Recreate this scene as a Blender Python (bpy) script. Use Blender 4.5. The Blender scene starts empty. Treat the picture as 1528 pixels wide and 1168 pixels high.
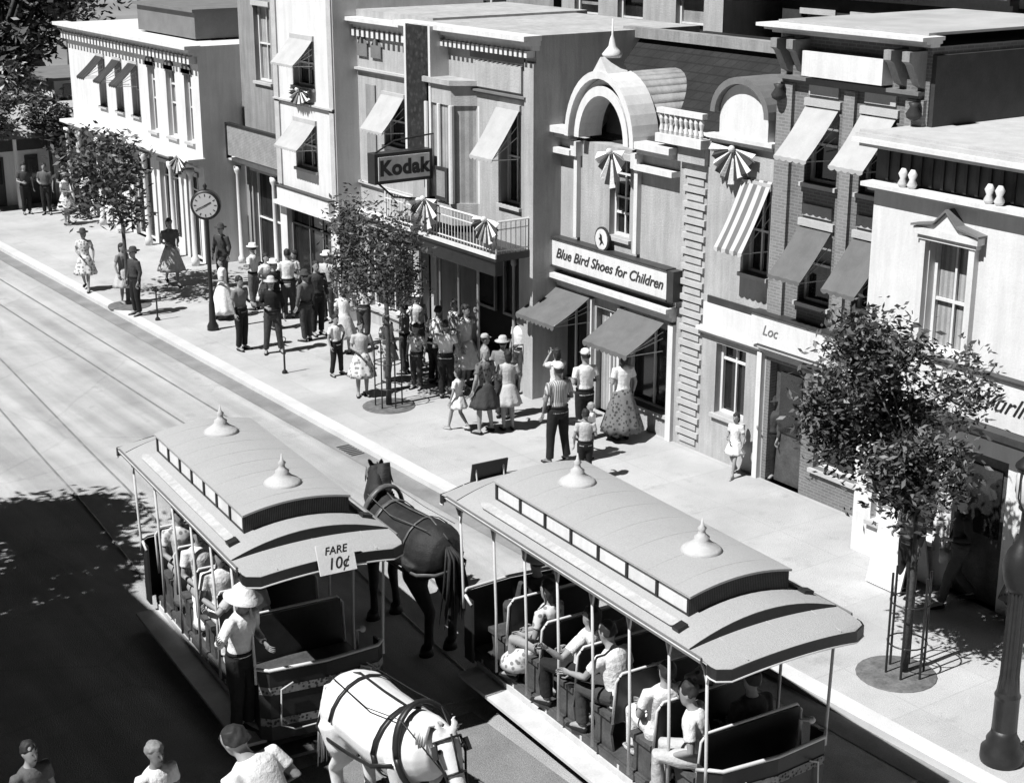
import bpy, math, random
from math import sin, cos, pi, radians as R
from mathutils import Vector as V, Matrix

# ------------------------------------------------------------------ camera, world, sun, exposure
sc = bpy.context.scene
COL = sc.collection
cam = bpy.data.objects.new('camera', bpy.data.cameras.new('camera')); COL.objects.link(cam)
cam.location = (0, 0, 9.7); cam.rotation_euler = (R(90 - 17.468), 0, R(-34.85))
cam.data.lens = 56.45; cam.data.sensor_width = 36; cam.data.clip_end = 2000
sc.camera = cam
sc.cycles.diffuse_bounces = 1
wd = bpy.data.worlds.new('World'); sc.world = wd; wd.use_nodes = True
nt = wd.node_tree; bg = nt.nodes['Background']
sky = nt.nodes.new('ShaderNodeTexSky'); sky.sky_type = 'NISHITA'; sky.sun_disc = False
SUN_EL, SUN_AZ = 55, -90                      # sun stands to the west (-X), across the street
sky.air_density = .08; sky.dust_density = 0; sky.altitude = 1500
sky.sun_elevation = R(SUN_EL); sky.sun_rotation = R(SUN_AZ)
bw = nt.nodes.new('ShaderNodeRGBToBW'); nt.links.new(sky.outputs[0], bw.inputs[0])   # black and white film
nt.links.new(bw.outputs[0], bg.inputs[0]); bg.inputs[1].default_value = 0.05
sl = bpy.data.lights.new('sun', 'SUN'); sl.energy = 5.0; sl.angle = R(0.5)
sun = bpy.data.objects.new('sun', sl); COL.objects.link(sun)
sun.rotation_euler = V((-cos(R(SUN_EL)), 0.0, sin(R(SUN_EL)))).to_track_quat('Z', 'Y').to_euler()
sc.view_settings.view_transform = 'Standard'; sc.view_settings.look = 'None'
sc.view_settings.exposure = 0.48; sc.view_settings.gamma = 1
try: sc.view_settings.use_curve_mapping = False
except Exception: pass
rnd = random.Random(7)

# ------------------------------------------------------------------ materials (all grey: the photograph is black and white)
MATS = {}
def gm(name, v, rough=.85, var=.18, scale=2.5, bump=0.0, bscale=40, spec=.3, metal=0, kind=None, p=None, grain=None):
    if name in MATS: return MATS[name]
    m = bpy.data.materials.new(name); m.use_nodes = True; t = m.node_tree; b = t.nodes['Principled BSDF']
    b.inputs['Roughness'].default_value = rough; b.inputs['Metallic'].default_value = metal
    b.inputs['Specular IOR Level'].default_value = spec
    tc = t.nodes.new('ShaderNodeTexCoord')
    def N(ty, **k):
        n = t.nodes.new(ty)
        for a, c in k.items(): n.inputs[a].default_value = c
        return n
    n1 = N('ShaderNodeTexNoise', Scale=scale, Detail=6, Roughness=.65); t.links.new(tc.outputs['Object'], n1.inputs['Vector'])
    n2 = N('ShaderNodeTexNoise', Scale=bscale, Detail=4, Roughness=.7); t.links.new(tc.outputs['Object'], n2.inputs['Vector'])
    mr = N('ShaderNodeMapRange'); mr.inputs[1].default_value = .3; mr.inputs[2].default_value = .7
    mr.inputs[3].default_value = 1 - var; mr.inputs[4].default_value = 1 + var; t.links.new(n1.outputs[0], mr.inputs[0])
    mr2 = N('ShaderNodeMapRange'); mr2.inputs[1].default_value = .3; mr2.inputs[2].default_value = .7
    gr = var * .6 if grain is None else grain
    mr2.inputs[3].default_value = 1 - gr; mr2.inputs[4].default_value = 1 + gr; t.links.new(n2.outputs[0], mr2.inputs[0])
    mu = t.nodes.new('ShaderNodeMath'); mu.operation = 'MULTIPLY'; t.links.new(mr.outputs[0], mu.inputs[0]); t.links.new(mr2.outputs[0], mu.inputs[1])
    last = mu.outputs[0]; h = n2.outputs[0]
    def mul(sock):
        nonlocal last
        q = t.nodes.new('ShaderNodeMath'); q.operation = 'MULTIPLY'; t.links.new(last, q.inputs[0]); t.links.new(sock, q.inputs[1]); last = q.outputs[0]
    if kind in ('brick', 'slab', 'plank'):
        sp = t.nodes.new('ShaderNodeSeparateXYZ'); cb = t.nodes.new('ShaderNodeCombineXYZ'); t.links.new(tc.outputs['Object'], sp.inputs[0])
        ad = t.nodes.new('ShaderNodeMath'); ad.operation = 'ADD'
        if kind == 'brick': t.links.new(sp.outputs[0], ad.inputs[0]); t.links.new(sp.outputs[1], ad.inputs[1]); t.links.new(ad.outputs[0], cb.inputs[0]); t.links.new(sp.outputs[2], cb.inputs[1])
        else: t.links.new(sp.outputs[1], cb.inputs[0]); t.links.new(sp.outputs[0], cb.inputs[1])
        br = t.nodes.new('ShaderNodeTexBrick'); t.links.new(cb.outputs[0], br.inputs['Vector'])
        bw_, bh_, ms, mv = p
        br.inputs['Scale'].default_value = 1; br.inputs['Brick Width'].default_value = bw_; br.inputs['Row Height'].default_value = bh_
        br.inputs['Mortar Size'].default_value = ms; br.inputs['Color1'].default_value = (1,1,1,1); br.inputs['Color2'].default_value = (.8,.8,.8,1)
        br.inputs['Mortar'].default_value = (mv,)*3 + (1,)
        if kind == 'slab': br.offset = 0; st = N('ShaderNodeTexNoise', Scale=1.3, Detail=8, Roughness=.75); t.links.new(tc.outputs['Object'], st.inputs['Vector']); sq = N('ShaderNodeMapRange'); sq.inputs[1].default_value = .56; sq.inputs[2].default_value = .68; sq.inputs[3].default_value = 1; sq.inputs[4].default_value = .8; t.links.new(st.outputs[0], sq.inputs[0]); mul(sq.outputs[0]); br.inputs['Color2'].default_value = (.93,.93,.93,1)
        mul(br.outputs['Color'])
    if kind == 'weather':     # rain streaks and soot running down the walls
        mp = t.nodes.new('ShaderNodeMapping'); mp.inputs['Scale'].default_value = (3.2, 3.2, .35); t.links.new(tc.outputs['Object'], mp.inputs[0])
        w = N('ShaderNodeTexNoise', Scale=1.5, Detail=7, Roughness=.7); t.links.new(mp.outputs[0], w.inputs['Vector'])
        q = N('ShaderNodeMapRange'); q.inputs[1].default_value = .38; q.inputs[2].default_value = .6; q.inputs[3].default_value = p; q.inputs[4].default_value = 1.03; t.links.new(w.outputs[0], q.inputs[0]); mul(q.outputs[0])
    if kind == 'stripe':      # fine vertical stripes along local Y+X
        w = t.nodes.new('ShaderNodeTexWave'); w.bands_direction = p[1]; w.inputs['Scale'].default_value = p[0]; t.links.new(tc.outputs['Object'], w.inputs['Vector'])
        q = N('ShaderNodeMapRange'); q.inputs[1].default_value = .45; q.inputs[2].default_value = .55; q.inputs[3].default_value = p[2]; q.inputs[4].default_value = 1; t.links.new(w.outputs['Fac'], q.inputs[0]); mul(q.outputs[0])
    if kind == 'print':       # flowery or checked cloth
        w = t.nodes.new('ShaderNodeTexVoronoi'); w.inputs['Scale'].default_value = p[0]; t.links.new(tc.outputs['Object'], w.inputs['Vector'])
        q = N('ShaderNodeMapRange'); q.inputs[1].default_value = .3; q.inputs[2].default_value = .45; q.inputs[3].default_value = p[1]; q.inputs[4].default_value = 1; t.links.new(w.outputs['Distance'], q.inputs[0]); mul(q.outputs[0])
    if kind == 'road':        # worn wheel bands running along the street, darker hoof and tyre patches
        mp = t.nodes.new('ShaderNodeMapping'); mp.inputs['Scale'].default_value = (1.6, .08, 1); t.links.new(tc.outputs['Object'], mp.inputs[0])
        w = N('ShaderNodeTexNoise', Scale=1.2, Detail=5); t.links.new(mp.outputs[0], w.inputs['Vector'])
        q = N('ShaderNodeMapRange'); q.inputs[1].default_value = .35; q.inputs[2].default_value = .65; q.inputs[3].default_value = .78; q.inputs[4].default_value = 1.2; t.links.new(w.outputs[0], q.inputs[0]); mul(q.outputs[0])
        w = N('ShaderNodeTexNoise', Scale=.9, Detail=8, Roughness=.75); t.links.new(tc.outputs['Object'], w.inputs['Vector'])
        q = N('ShaderNodeMapRange'); q.inputs[1].default_value = .58; q.inputs[2].default_value = .66; q.inputs[3].default_value = 1; q.inputs[4].default_value = .78; t.links.new(w.outputs[0], q.inputs[0]); mul(q.outputs[0])
        w = N('ShaderNodeTexVoronoi', Scale=.35); w.feature = 'DISTANCE_TO_EDGE'
        w0 = N('ShaderNodeTexNoise', Scale=.8, Detail=5); t.links.new(tc.outputs['Object'], w0.inputs['Vector'])
        mx = t.nodes.new('ShaderNodeMixRGB'); mx.inputs[0].default_value = .25; t.links.new(tc.outputs['Object'], mx.inputs[1]); t.links.new(w0.outputs['Color'], mx.inputs[2]); t.links.new(mx.outputs[0], w.inputs['Vector'])
        q = N('ShaderNodeMapRange'); q.inputs[1].default_value = .0; q.inputs[2].default_value = .012; q.inputs[3].default_value = .9; q.inputs[4].default_value = 1; t.links.new(w.outputs['Distance'], q.inputs[0]); mul(q.outputs[0])
    sc_ = t.nodes.new('ShaderNodeMath'); sc_.operation = 'MULTIPLY'; sc_.inputs[1].default_value = v; sc_.use_clamp = True; t.links.new(last, sc_.inputs[0])
    t.links.new(sc_.outputs[0], b.inputs['Base Color'])
    if bump:
        bu = t.nodes.new('ShaderNodeBump'); bu.inputs['Strength'].default_value = bump; bu.inputs['Distance'].default_value = .02
        t.links.new(h, bu.inputs['Height']); t.links.new(bu.outputs[0], b.inputs['Normal'])
    MATS[name] = m; return m

WHITE = gm('white_paint', .68, .6, .07, 1.5, .2, 25, kind='weather', p=.9)
CREAM = gm('cream_plaster', .42, .85, .12, 1.2, .5, 30, kind='weather', p=.8)
PALE = gm('pale_grey_plaster', .29, .85, .14, 1.2, .5, 30, kind='weather', p=.75)
MID = gm('mid_grey_paint', .17, .7, .15, 2, .2, 30)
DARKP = gm('dark_paint_and_shade', .045, .5, .25, 3, .1, 30)  # dark painted parts; also carries painted-in shade on a few walls
BLACK = gm('black_iron', .018, .45, .3, 5, .1, 50, .4)
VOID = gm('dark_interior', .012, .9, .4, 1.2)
GLASS = gm('dark_glass', .02, .08, .5, 1.5, 0, 40, .6)
GLASSL = gm('window_with_blind', .38, .3, .2, 2.5, 0, 40, .5, kind='stripe', p=(3.2, 'Y', .72))
BRICK = gm('grey_brick', .17, .9, .15, 1.5, .4, 60, kind='brick', p=(.16, .052, .008, 1.3))
BRICKL = gm('light_brick_band', .24, .9, .12, 1.5, .4, 60, kind='brick', p=(.16, .052, .008, 1.2))
STONE = gm('light_stone', .46, .85, .12, 3, .4, 40)
ROOFM = gm('tar_and_gravel_roof', .4, .95, .2, .8, .5, 60)
SLATE = gm('dark_slate', .022, .8, .35, 2, .4, 30, kind='brick', p=(.25, .14, .012, .5))
AWN = gm('pale_canvas', .40, .9, .1, 3, .15, 60)
AWNG = gm('grey_canvas', .13, .9, .15, 3, .15, 60)
AWNS = gm('striped_canvas', .5, .9, .1, 3, .15, 60, kind='stripe', p=(1.6, 'Y', .3))
ROAD = gm('worn_pale_asphalt', .43, .9, .16, .9, 1.0, 60, kind='road', grain=.3)
WALK = gm('concrete_slabs', .45, .9, .16, .7, .7, 60, kind='slab', p=(1.3, 1.3, .012, .88), grain=.22)
KERB = gm('kerb_concrete', .55, .9, .12, 1.5, .3, 60)
GUT = gm('gutter', .22, .9, .25, 1.5, .3, 60)
TRACKM = gm('track_bed_asphalt', .22, .9, .2, 1.2, .9, 60, grain=.3)
STEEL = gm('rail_steel', .2, .5, .3, 4)
SOIL = gm('soil', .13, .95, .4, 6, .6, 30)
BARK = gm('bark', .07, .95, .35, 9, .6, 40)
LEAF = gm('leaf_dark', .04, .6, .45, 3, 0, 40, .4)
LEAF2 = gm('leaf_light', .13, .55, .4, 3, 0, 40, .5)
SKIN = gm('skin', .28, .6, .1, 6)
SKIND = gm('tanned_skin', .18, .6, .1, 6)
FEAT = gm('eyes_and_lips', .04, .5, .1)
ROOFC = gm('streetcar_roof_canvas', .37, .85, .05, 1.0, .6, 60, grain=.13)
TRIM = gm('streetcar_cream_trim', .55, .5, .12, 3)
CARD = gm('streetcar_dark_panel', .022, .4, .3, 3)
WOOD = gm('varnished_dark_wood', .07, .45, .35, 5)
HAIR = gm('dark_hair', .025, .6, .3, 12, .3, 80)
HAIRL = gm('fair_hair', .30, .6, .2, 12, .3, 80)
C = {k: gm('cloth_' + k, v, .9, .14, 5, .9, 16) for k, v in dict(white=.72, light=.45, grey=.2, dark=.05, black=.015, mid=.11).items()}
C['stripe'] = gm('cloth_striped', .5, .9, .1, 4, kind='stripe', p=(9, 'X', .35))
C['print'] = gm('cloth_printed', .6, .9, .1, 4, kind='print', p=(14, .35))
C['printd'] = gm('cloth_dark_printed', .16, .9, .1, 4, kind='print', p=(16, .3))

# ------------------------------------------------------------------ mesh helpers
class MB:
    def __init__(s): s.v = []; s.f = []; s.mi = []; s.m = 0
    def add(s, vs, fs):
        o = len(s.v); s.v += [tuple(a) for a in vs]; s.f += [tuple(i + o for i in f) for f in fs]; s.mi += [s.m] * len(fs); return s
    def box(s, x0, x1, y0, y1, z0, z1, M=None):
        vs = [V((x, y, z)) for z in (z0, z1) for y in (y0, y1) for x in (x0, x1)]
        if M: vs = [M @ a for a in vs]
        return s.add(vs, [(0,2,3,1),(4,5,7,6),(0,1,5,4),(2,6,7,3),(0,4,6,2),(1,3,7,5)])
    def loft(s, rings, cap=True, closed=True):
        n = len(rings[0]); o = []
        vs = [p for r in rings for p in r]; fs = []
        for i in range(len(rings) - 1):
            for j in range(n if closed else n - 1):
                k = (j + 1) % n; fs.append((i*n+j, i*n+k, (i+1)*n+k, (i+1)*n+j))
        if cap: fs += [tuple(range(n))[::-1], tuple((len(rings)-1)*n + j for j in range(n))]
        return s.add(vs, fs)
    def tube(s, pts, rad, n=8, flat=None, cap=True):
        pts = [V(p) for p in pts]
        if not isinstance(rad, (list, tuple)): rad = [rad] * len(pts)
        rings = []; up = None
        for i, p in enumerate(pts):
            d = (pts[min(i+1, len(pts)-1)] - pts[max(i-1, 0)]).normalized()
            if up is None: up = V((0, 1, 0)) if abs(d.z) > .7 else V((0, 0, 1))
            a = d.cross(up); a.normalize(); b = a.cross(d); up = b
            r = rad[i]; ra, rb = r if isinstance(r, tuple) else (r, r)
            rings.append([p + a * (ra * cos(2*pi*j/n)) + b * (rb * sin(2*pi*j/n)) for j in range(n)])
        return s.loft(rings, cap)
    def lathe(s, prof, c=(0,0,0), n=16, M=None):
        rings = [[V((c[0] + r*cos(2*pi*j/n), c[1] + r*sin(2*pi*j/n), c[2] + z)) for j in range(n)] for r, z in prof]
        if M: rings = [[M @ p for p in r] for r in rings]
        return s.loft(rings)
    def ball(s, c, r, n=10, M=None):
        rx, ry, rz = r if isinstance(r, tuple) else (r, r, r); c = V(c); m = max(4, n*2//3)
        rings = []
        for i in range(m + 1):
            a = -pi/2 + pi * (i if 0 < i < m else (i*.98 + .01*m)) / m
            rings.append([V((rx*cos(a)*cos(2*pi*j/n), ry*cos(a)*sin(2*pi*j/n), rz*sin(a))) for j in range(n)])
        if M: rings = [[M @ p for p in q] for q in rings]
        return s.loft([[c + p for p in q] for q in rings])
    def prism(s, poly, axis, a, b):      # poly in the other two axes, extruded a..b
        def P(u, w, t): return {'x': (t, u, w), 'y': (u, t, w), 'z': (u, w, t)}[axis]
        n = len(poly); vs = [P(u, w, a) for u, w in poly] + [P(u, w, b) for u, w in poly]
        fs = [tuple(range(n))[::-1], tuple(range(n, 2*n))] + [(i, (i+1) % n, n + (i+1) % n, n + i) for i in range(n)]
        return s.add(vs, fs)
    def build(s, name, mat, parent=None, smooth=False, off=None):
        if not s.v: return None
        me = bpy.data.meshes.new(name)
        o3 = V((0,0,0)) if (parent is None or off is False) else worldloc(parent)
        me.from_pydata([tuple(V(v) - o3) for v in s.v], [], s.f)
        for m in (mat if isinstance(mat, (list, tuple)) else [mat]): me.materials.append(m)
        if any(s.mi): me.polygons.foreach_set('material_index', s.mi)
        if smooth: me.polygons.foreach_set('use_smooth', [True] * len(me.polygons))
        me.validate(); me.update()
        fixn(me)
        o = bpy.data.objects.new(name, me); COL.objects.link(o)
        if parent: o.parent = parent
        return o
import bmesh
def fixn(me):
    b = bmesh.new(); b.from_mesh(me); bmesh.ops.recalc_face_normals(b, faces=b.faces); b.to_mesh(me); b.free()
def worldloc(o):
    # buildings: Empties are never rotated, so summed locations are enough
    l = V((0,0,0))
    while o: l += o.location; o = o.parent
    return l
def tag(o, label=None, cat=None, group=None, kind=None):
    for k, v in (('label', label), ('category', cat), ('group', group), ('kind', kind)):
        if v: o[k] = v
    return o
def empty(name, loc=(0,0,0), rz=0, **k):
    o = bpy.data.objects.new(name, None); COL.objects.link(o); o.location = loc; o.rotation_euler = (0, 0, rz); o.empty_display_size = .2
    return tag(o, **k)
def text(s, size, mat, parent, loc, facing, name='lettering', shear=0, bold=0, extr=.004, align='CENTER', spacing=1, tilt=0, local=False):
    c = bpy.data.curves.new(name, 'FONT'); c.body = s; c.size = size; c.shear = shear; c.offset = bold; c.extrude = extr
    c.align_x = align; c.align_y = 'CENTER'; c.space_character = spacing
    o = bpy.data.objects.new(name, c); COL.objects.link(o)
    me = bpy.data.meshes.new_from_object(o.evaluated_get(bpy.context.evaluated_depsgraph_get())); bpy.data.objects.remove(o)
    me.materials.clear(); me.materials.append(mat); me.name = name
    ax = {'-x': ((0,-1,0),(0,0,1),(-1,0,0)), '-y': ((1,0,0),(0,0,1),(0,-1,0))}[facing]
    M = Matrix([[ax[j][i] for j in range(3)] for i in range(3)]).to_4x4() @ Matrix.Rotation(tilt, 4, 'Z')
    me.transform(Matrix.Translation(V(loc) - (V((0,0,0)) if local else worldloc(parent))) @ M)
    o = bpy.data.objects.new(name, me); COL.objects.link(o); o.parent = parent; return o
def remesh(mb, voxel, smooth=3, fac=.5):
    me = bpy.data.meshes.new('t'); me.from_pydata([tuple(v) for v in mb.v], [], mb.f); fixn(me)
    o = bpy.data.objects.new('t', me); COL.objects.link(o)
    m = o.modifiers.new('r', 'REMESH'); m.mode = 'VOXEL'; m.voxel_size = voxel
    if smooth: q = o.modifiers.new('s', 'SMOOTH'); q.iterations = smooth; q.factor = fac
    me2 = bpy.data.meshes.new_from_object(o.evaluated_get(bpy.context.evaluated_depsgraph_get()))
    bpy.data.objects.remove(o); bpy.data.meshes.remove(me)
    r = MB(); r.v = [tuple(v.co) for v in me2.vertices]; r.f = [tuple(p.vertices) for p in me2.polygons]; r.mi = [0]*len(r.f)
    bpy.data.meshes.remove(me2); return r

# ------------------------------------------------------------------ the setting
def sheet(name, mat, x0, x1, y0, y1, z, zb=None):
    m = MB()
    if zb is None: m.add([(x0,y0,z),(x1,y0,z),(x1,y1,z),(x0,y1,z)], [(0,1,2,3)])
    else: m.box(x0, x1, y0, y1, zb, z)
    return tag(m.build(name, mat), kind='structure')
sheet('ground', gm('far_ground', .2, .95, .3, .05), -600, 600, -300, 900, -.13)
sheet('road', ROAD, -12, 13.5, -6, 60, -.10)
sheet('track_bed', TRACKM, 6.2, 9.80, -6, 14.95, -.096)
sheet('gutter', GUT, 13.12, 13.5, -6, 49, -.092)
sheet('kerb', KERB, 13.5, 13.78, -6, 49.2, .004, -.2)
sheet('sidewalk', WALK, 13.78, 24, -6, 60, 0.0, -.2)
# rails follow the two curving streetcar tracks
def rail_path(pts, name):
    import bisect
    m = MB()
    for off in (-.42, .42):
        P = []
        for i in range(90):
            y = -5 + i * .6; k = min(max(bisect.bisect([p[0] for p in pts], y) - 1, 0), len(pts) - 2)
            (ya, xa), (yb, xb) = pts[k], pts[k+1]; t = min(max((y - ya) / (yb - ya), 0), 1); t = t*t*(3-2*t)*.15 + t*.85
            P.append(V((xa + (xb - xa) * t + off, y, -.088)))
        m.tube(P, [(.022, .006)] * len(P), 4)
    return tag(m.build(name, STEEL), kind='structure')
rail_path([(-5, 5.5), (14, 7.65), (25, 8.85), (36, 9.75), (60, 10.9)], 'rail')
rail_path([(-5, 10.25), (12, 10.25), (16, 10.75), (22, 11.5), (27, 11.9), (50, 12.0)], 'rail')
# ------------------------------------------------------------------ buildings of the right-hand side (fronts face -X)
def bld(name, label, X, y, cat='building'): return empty(name, (X, y, 0), label=label, cat=cat)
def front(root, mat, X, y0, y1, z0, z1, holes=(), D=3.0, d=.22, name='wall'):
    m = MB(); ys = sorted({y0, y1, *[h[0] for h in holes], *[h[1] for h in holes]}); zs = sorted({z0, z1, *[h[2] for h in holes], *[h[3] for h in holes]})
    for a, b in zip(ys, ys[1:]):
        for c, e in zip(zs, zs[1:]):
            if any(h[0] <= (a+b)/2 <= h[1] and h[2] <= (c+e)/2 <= h[3] for h in holes): continue
            m.add([(X,a,c),(X,b,c),(X,b,e),(X,a,e)], [(0,1,2,3)])
    for a, b, c, e in [h[:4] for h in holes]:
        q = X + d
        for r in ([(X,a,c),(q,a,c),(q,a,e),(X,a,e)], [(X,b,c),(q,b,c),(q,b,e),(X,b,e)], [(X,a,e),(q,a,e),(q,b,e),(X,b,e)], [(X,a,c),(q,a,c),(q,b,c),(X,b,c)]):
            m.add(r, [(0,1,2,3)])
    for y in (y0, y1): m.add([(X,y,z0),(X+D,y,z0),(X+D,y,z1),(X,y,z1)], [(0,1,2,3)])
    m.add([(X,y0,z1),(X+D,y0,z1),(X+D,y1,z1),(X,y1,z1)], [(0,1,2,3)]); m.add([(X+D,y0,z0),(X+D,y1,z0),(X+D,y1,z1),(X+D,y0,z1)], [(0,1,2,3)])
    o = m.build(name, mat, root); return o
def window(root, X, y0, y1, z0, z1, fm=WHITE, gl=GLASS, d=.22, mull=(), bars=(.5,), sill=True, head=True, fw=.05, sm=STONE):
    f = MB(); x0, x1 = X + d - .09, X + d - .03
    f.box(x0, x1, y0, y0+fw, z0, z1); f.box(x0, x1, y1-fw, y1, z0, z1); f.box(x0, x1, y0+fw, y1-fw, z0, z0+fw); f.box(x0, x1, y0+fw, y1-fw, z1-fw, z1)
    for b in bars: z = z0 + (z1-z0)*b; f.box(x0+.01, x1-.01, y0+fw, y1-fw, z-.02, z+.02)
    for b in mull: y = y0 + (y1-y0)*b; f.box(x0+.012, x1-.012, y-.018, y+.018, z0+fw, z1-fw)
    w = f.build('window', fm, root)
    pane(w, root, X+d, y0, y1, z0, z1, gl)
    if z0 > 3 and gl is GLASS and (k := rnd.choice((0, .3, .45, .6))): pchild(w, root, MB().box(X+d-.028, X+d-.021, y0+fw, y1-fw, z1-fw-(z1-z0)*k, z1-fw), 'blind', PALE)
    if sill: pchild(w, root, MB().box(X-.07, X+.1, y0-.06, y1+.06, z0-.07, z0-.004), 'sill', sm)
    if head: pchild(w, root, MB().box(X-.05, X+.1, y0-.05, y1+.05, z1+.004, z1+.12), 'lintel', sm)
    return w
def pchild(par, root, mb, name, mat, smooth=False):
    o = mb.build(name, mat, par, smooth=smooth); return o
def pane(w, root, X, y0, y1, z0, z1, gl): return pchild(w, root, MB().box(X-.02, X+.03, y0+.004, y1-.004, z0+.004, z1-.004), 'pane', gl)
def awning(root, X, y0, y1, zt, zb, out, mat=AWN, val=.12, under=AWNG):
    m = MB(); n = max(4, int((y1-y0)/.12)); t = .015
    ph = rnd.uniform(0, 6); S_ = []; nv = 7
    for j in range(nv+1):
        v_ = j/nv; row = []
        for i in range(17):
            u_ = i/16; sg = .045*(zt-zb)/.7*sin(pi*v_)*(.7+.3*sin(u_*9+ph)) + .008*sin(u_*23+ph*2)*v_
            row.append(V((X-out*v_, y0+(y1-y0)*u_, zt+(zb-zt)*v_ - sg)))
        S_.append(row + [p - V((0,0,t)) for p in row[::-1]])
    m.loft(S_); a = MB()
    for i in range(n):          # scalloped valance
        ya, yb = y0 + (y1-y0)*i/n, y0 + (y1-y0)*(i+1)/n; P = [(ya, zb-.002), (yb, zb-.002)] + [(yb + (ya-yb)*k/5, zb - val*(.55 + .45*sin(pi*k/5))) for k in range(6)]
        a.prism(P, 'x', X-out-.008, X-out+.004)
    o = m.build('awning', mat, root); pchild(o, root, a, 'valance', mat)
    for y in (y0+.02, y1-.02):
        r = MB(); r.tube([(X, y, zb-.05), (X-out+.01, y, zb-.02)], .01, 5); r.tube([(X, y, zt-.25*(zt-zb)-.05), (X-out+.02, y, zb)], .008, 5); r.tube([(X, y, (zt+zb)/2-.05), (X-out+.02, y, zb)], .008, 5)
        pchild(o, root, r, 'stay', TRIM)
    return o
def cornice(root, X, y0, y1, z0, z1, out, mat=WHITE, name='cornice', steps=3, dent=0, e=.5):
    m = MB(); h = (z1-z0)/steps
    for i in range(steps):
        o = out*(i+1)/steps; m.box(X-o, X+.05, y0-o*e, y1+o*e, z0+i*h, z0+(i+1)*h + (.001 if i < steps-1 else 0))
    if dent:
        k = int((y1-y0)/dent)
        for i in range(k): y = y0 + (i+.5)*(y1-y0)/k; m.box(X-out*.55, X+.02, y-dent*.27, y+dent*.27, z0-dent*.8, z0-.002)
    return m.build(name, mat, root)
def bar(root, name, mat, *b): m = MB(); m.box(*b); return m.build(name, mat, root)
def bunting(X, y, z, r, label, w=None, dark=C['dark'], hang=0):     # pleated half-round fan of cloth
    o = empty('bunting', (X, y, z), label=label, cat='bunting', group='cloth buntings hung on the fronts')
    n = rnd.choice((9, 11, 13)); L = [MB(), MB()]; w = w or r; wob = [rnd.uniform(.86, 1.1) for _ in range(n)]; tw = rnd.uniform(-.12, .12)
    for i in range(n):
        a0, a1 = pi + pi*i/n + tw, pi + pi*(i+1)/n + tw; am = (a0+a1)/2 + rnd.uniform(-.03, .03)
        for k, (u, v_) in enumerate(((a0, am), (am, a1))):
            x0, x1 = (0, -.07) if k == 0 else (-.07, 0)
            q = L[i % 2]; P = [(X-.03, y+cos(u)*.05, z+sin(u)*.05), (X-.03, y+cos(v_)*.05, z+sin(v_)*.05), (X-.03+x1*1, y+cos(v_)*w*wob[i], z+sin(v_)*r*wob[i]), (X-.03+x0*1, y+cos(u)*w*wob[i], z+sin(u)*r*wob[i])]
            q.add(P + [(a+.012, b, c) for a, b, c in P], [(0,1,2,3),(4,7,6,5),(0,4,5,1),(1,5,6,2),(2,6,7,3),(3,7,4,0)])
    L[0].build('pleats', C['white'], o); L[1].build('pleats', dark, o)
    MB().ball((X-.08, y, z), .06, 10).build('rosette', C['white'], o, True)
    return o
def railing(root, pts, h, mat, name='railing', step=.14, r=.012):
    m = MB()
    for a, b in zip(pts, pts[1:]):
        a, b = V(a), V(b); d = (b-a).length; n = max(1, int(d/step))
        m.tube([a+V((0,0,h)), b+V((0,0,h))], r*1.8, 6); m.tube([a+V((0,0,.06)), b+V((0,0,.06))], r*1.3, 6); m.tube([a+V((0,0,h*.75)), b+V((0,0,h*.75))], r, 5)
        for i in range(n+1): p = a + (b-a)*i/n; m.tube([p, p+V((0,0,h))], r*(2 if i in (0, n) else .8), 5)
    return m.build(name, mat, root)

# --- white shop building at the right edge
X = 17.3; A = bld('shop_building', 'white painted shop building with a pedimented window and a dark frieze, at the right edge', X, 12)
front(A, WHITE, X, 6, 15.75, 0, 5.56, [(13.92, 14.66, 3.45, 5.02), (9.2, 12.6, .5, 2.3), (13.0, 13.9, 0, 2.2), (14.2, 15.4, .6, 2.3), (11.2, 12.0, 3.45, 5.02)], D=5)
for a in ((13.92, 14.66), (11.2, 12.0)):
    window(A, X, *a, 3.45, 5.02, gl=GLASSL, bars=(.46,), mull=(.5,), head=False)
    m = MB(); c = (a[0]+a[1])/2; w = .56
    m.box(X-.16, X+.02, c-w, c+w, 5.1, 5.2); m.box(X-.12, X+.02, c-w+.05, c+w-.05, 5.03, 5.099)
    for s in (-1, 1): m.box(X-.1, X+.02, c+s*.43-.05, c+s*.43+.05, 3.42, 5.029)
    m.prism([(c-w, 5.201), (c+w, 5.201), (c+.2, 5.27), (c, 5.47), (c-.2, 5.27)], 'x', X-.14, X+.02)
    m.build('pediment', WHITE, A)
    m = MB(); m.prism([(c-w-.03, 5.205), (c-.21, 5.275), (c, 5.475), (c+.21, 5.275), (c+w+.03, 5.205), (c+w+.03, 5.235), (c+.2, 5.31), (c, 5.515), (c-.2, 5.31), (c-w-.03, 5.235)], 'x', X-.19, X+.01).build('pediment_cap', MID, A)
window(A, X, 9.2, 12.6, .5, 2.3, mull=(.33, .66), bars=(.8,)); window(A, X, 14.2, 15.4, .6, 2.3, mull=(.5,), bars=(.8,))
dr = MB().box(X+.12, X+.17, 13.03, 13.87, 0, 2.17).build('door', WOOD, A); pchild(dr, A, MB().box(X+.09, X+.119, 13.15, 13.75, 1.0, 2.0), 'door_glass', GLASS)
cornice(A, X, 6, 15.75, 5.56, 5.68, .2, WHITE, 'lower_cornice', 2)
bar(A, 'frieze', DARKP, X+.12, X+4.9, 6.1, 15.86, 5.681, 6.17)
m = MB()
for i in range(48): y = 6.2 + i*.2; m.box(X+.09, X+.119, y, y+.05, 5.70, 6.15)
m.build('louvres', BLACK, A)
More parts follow.
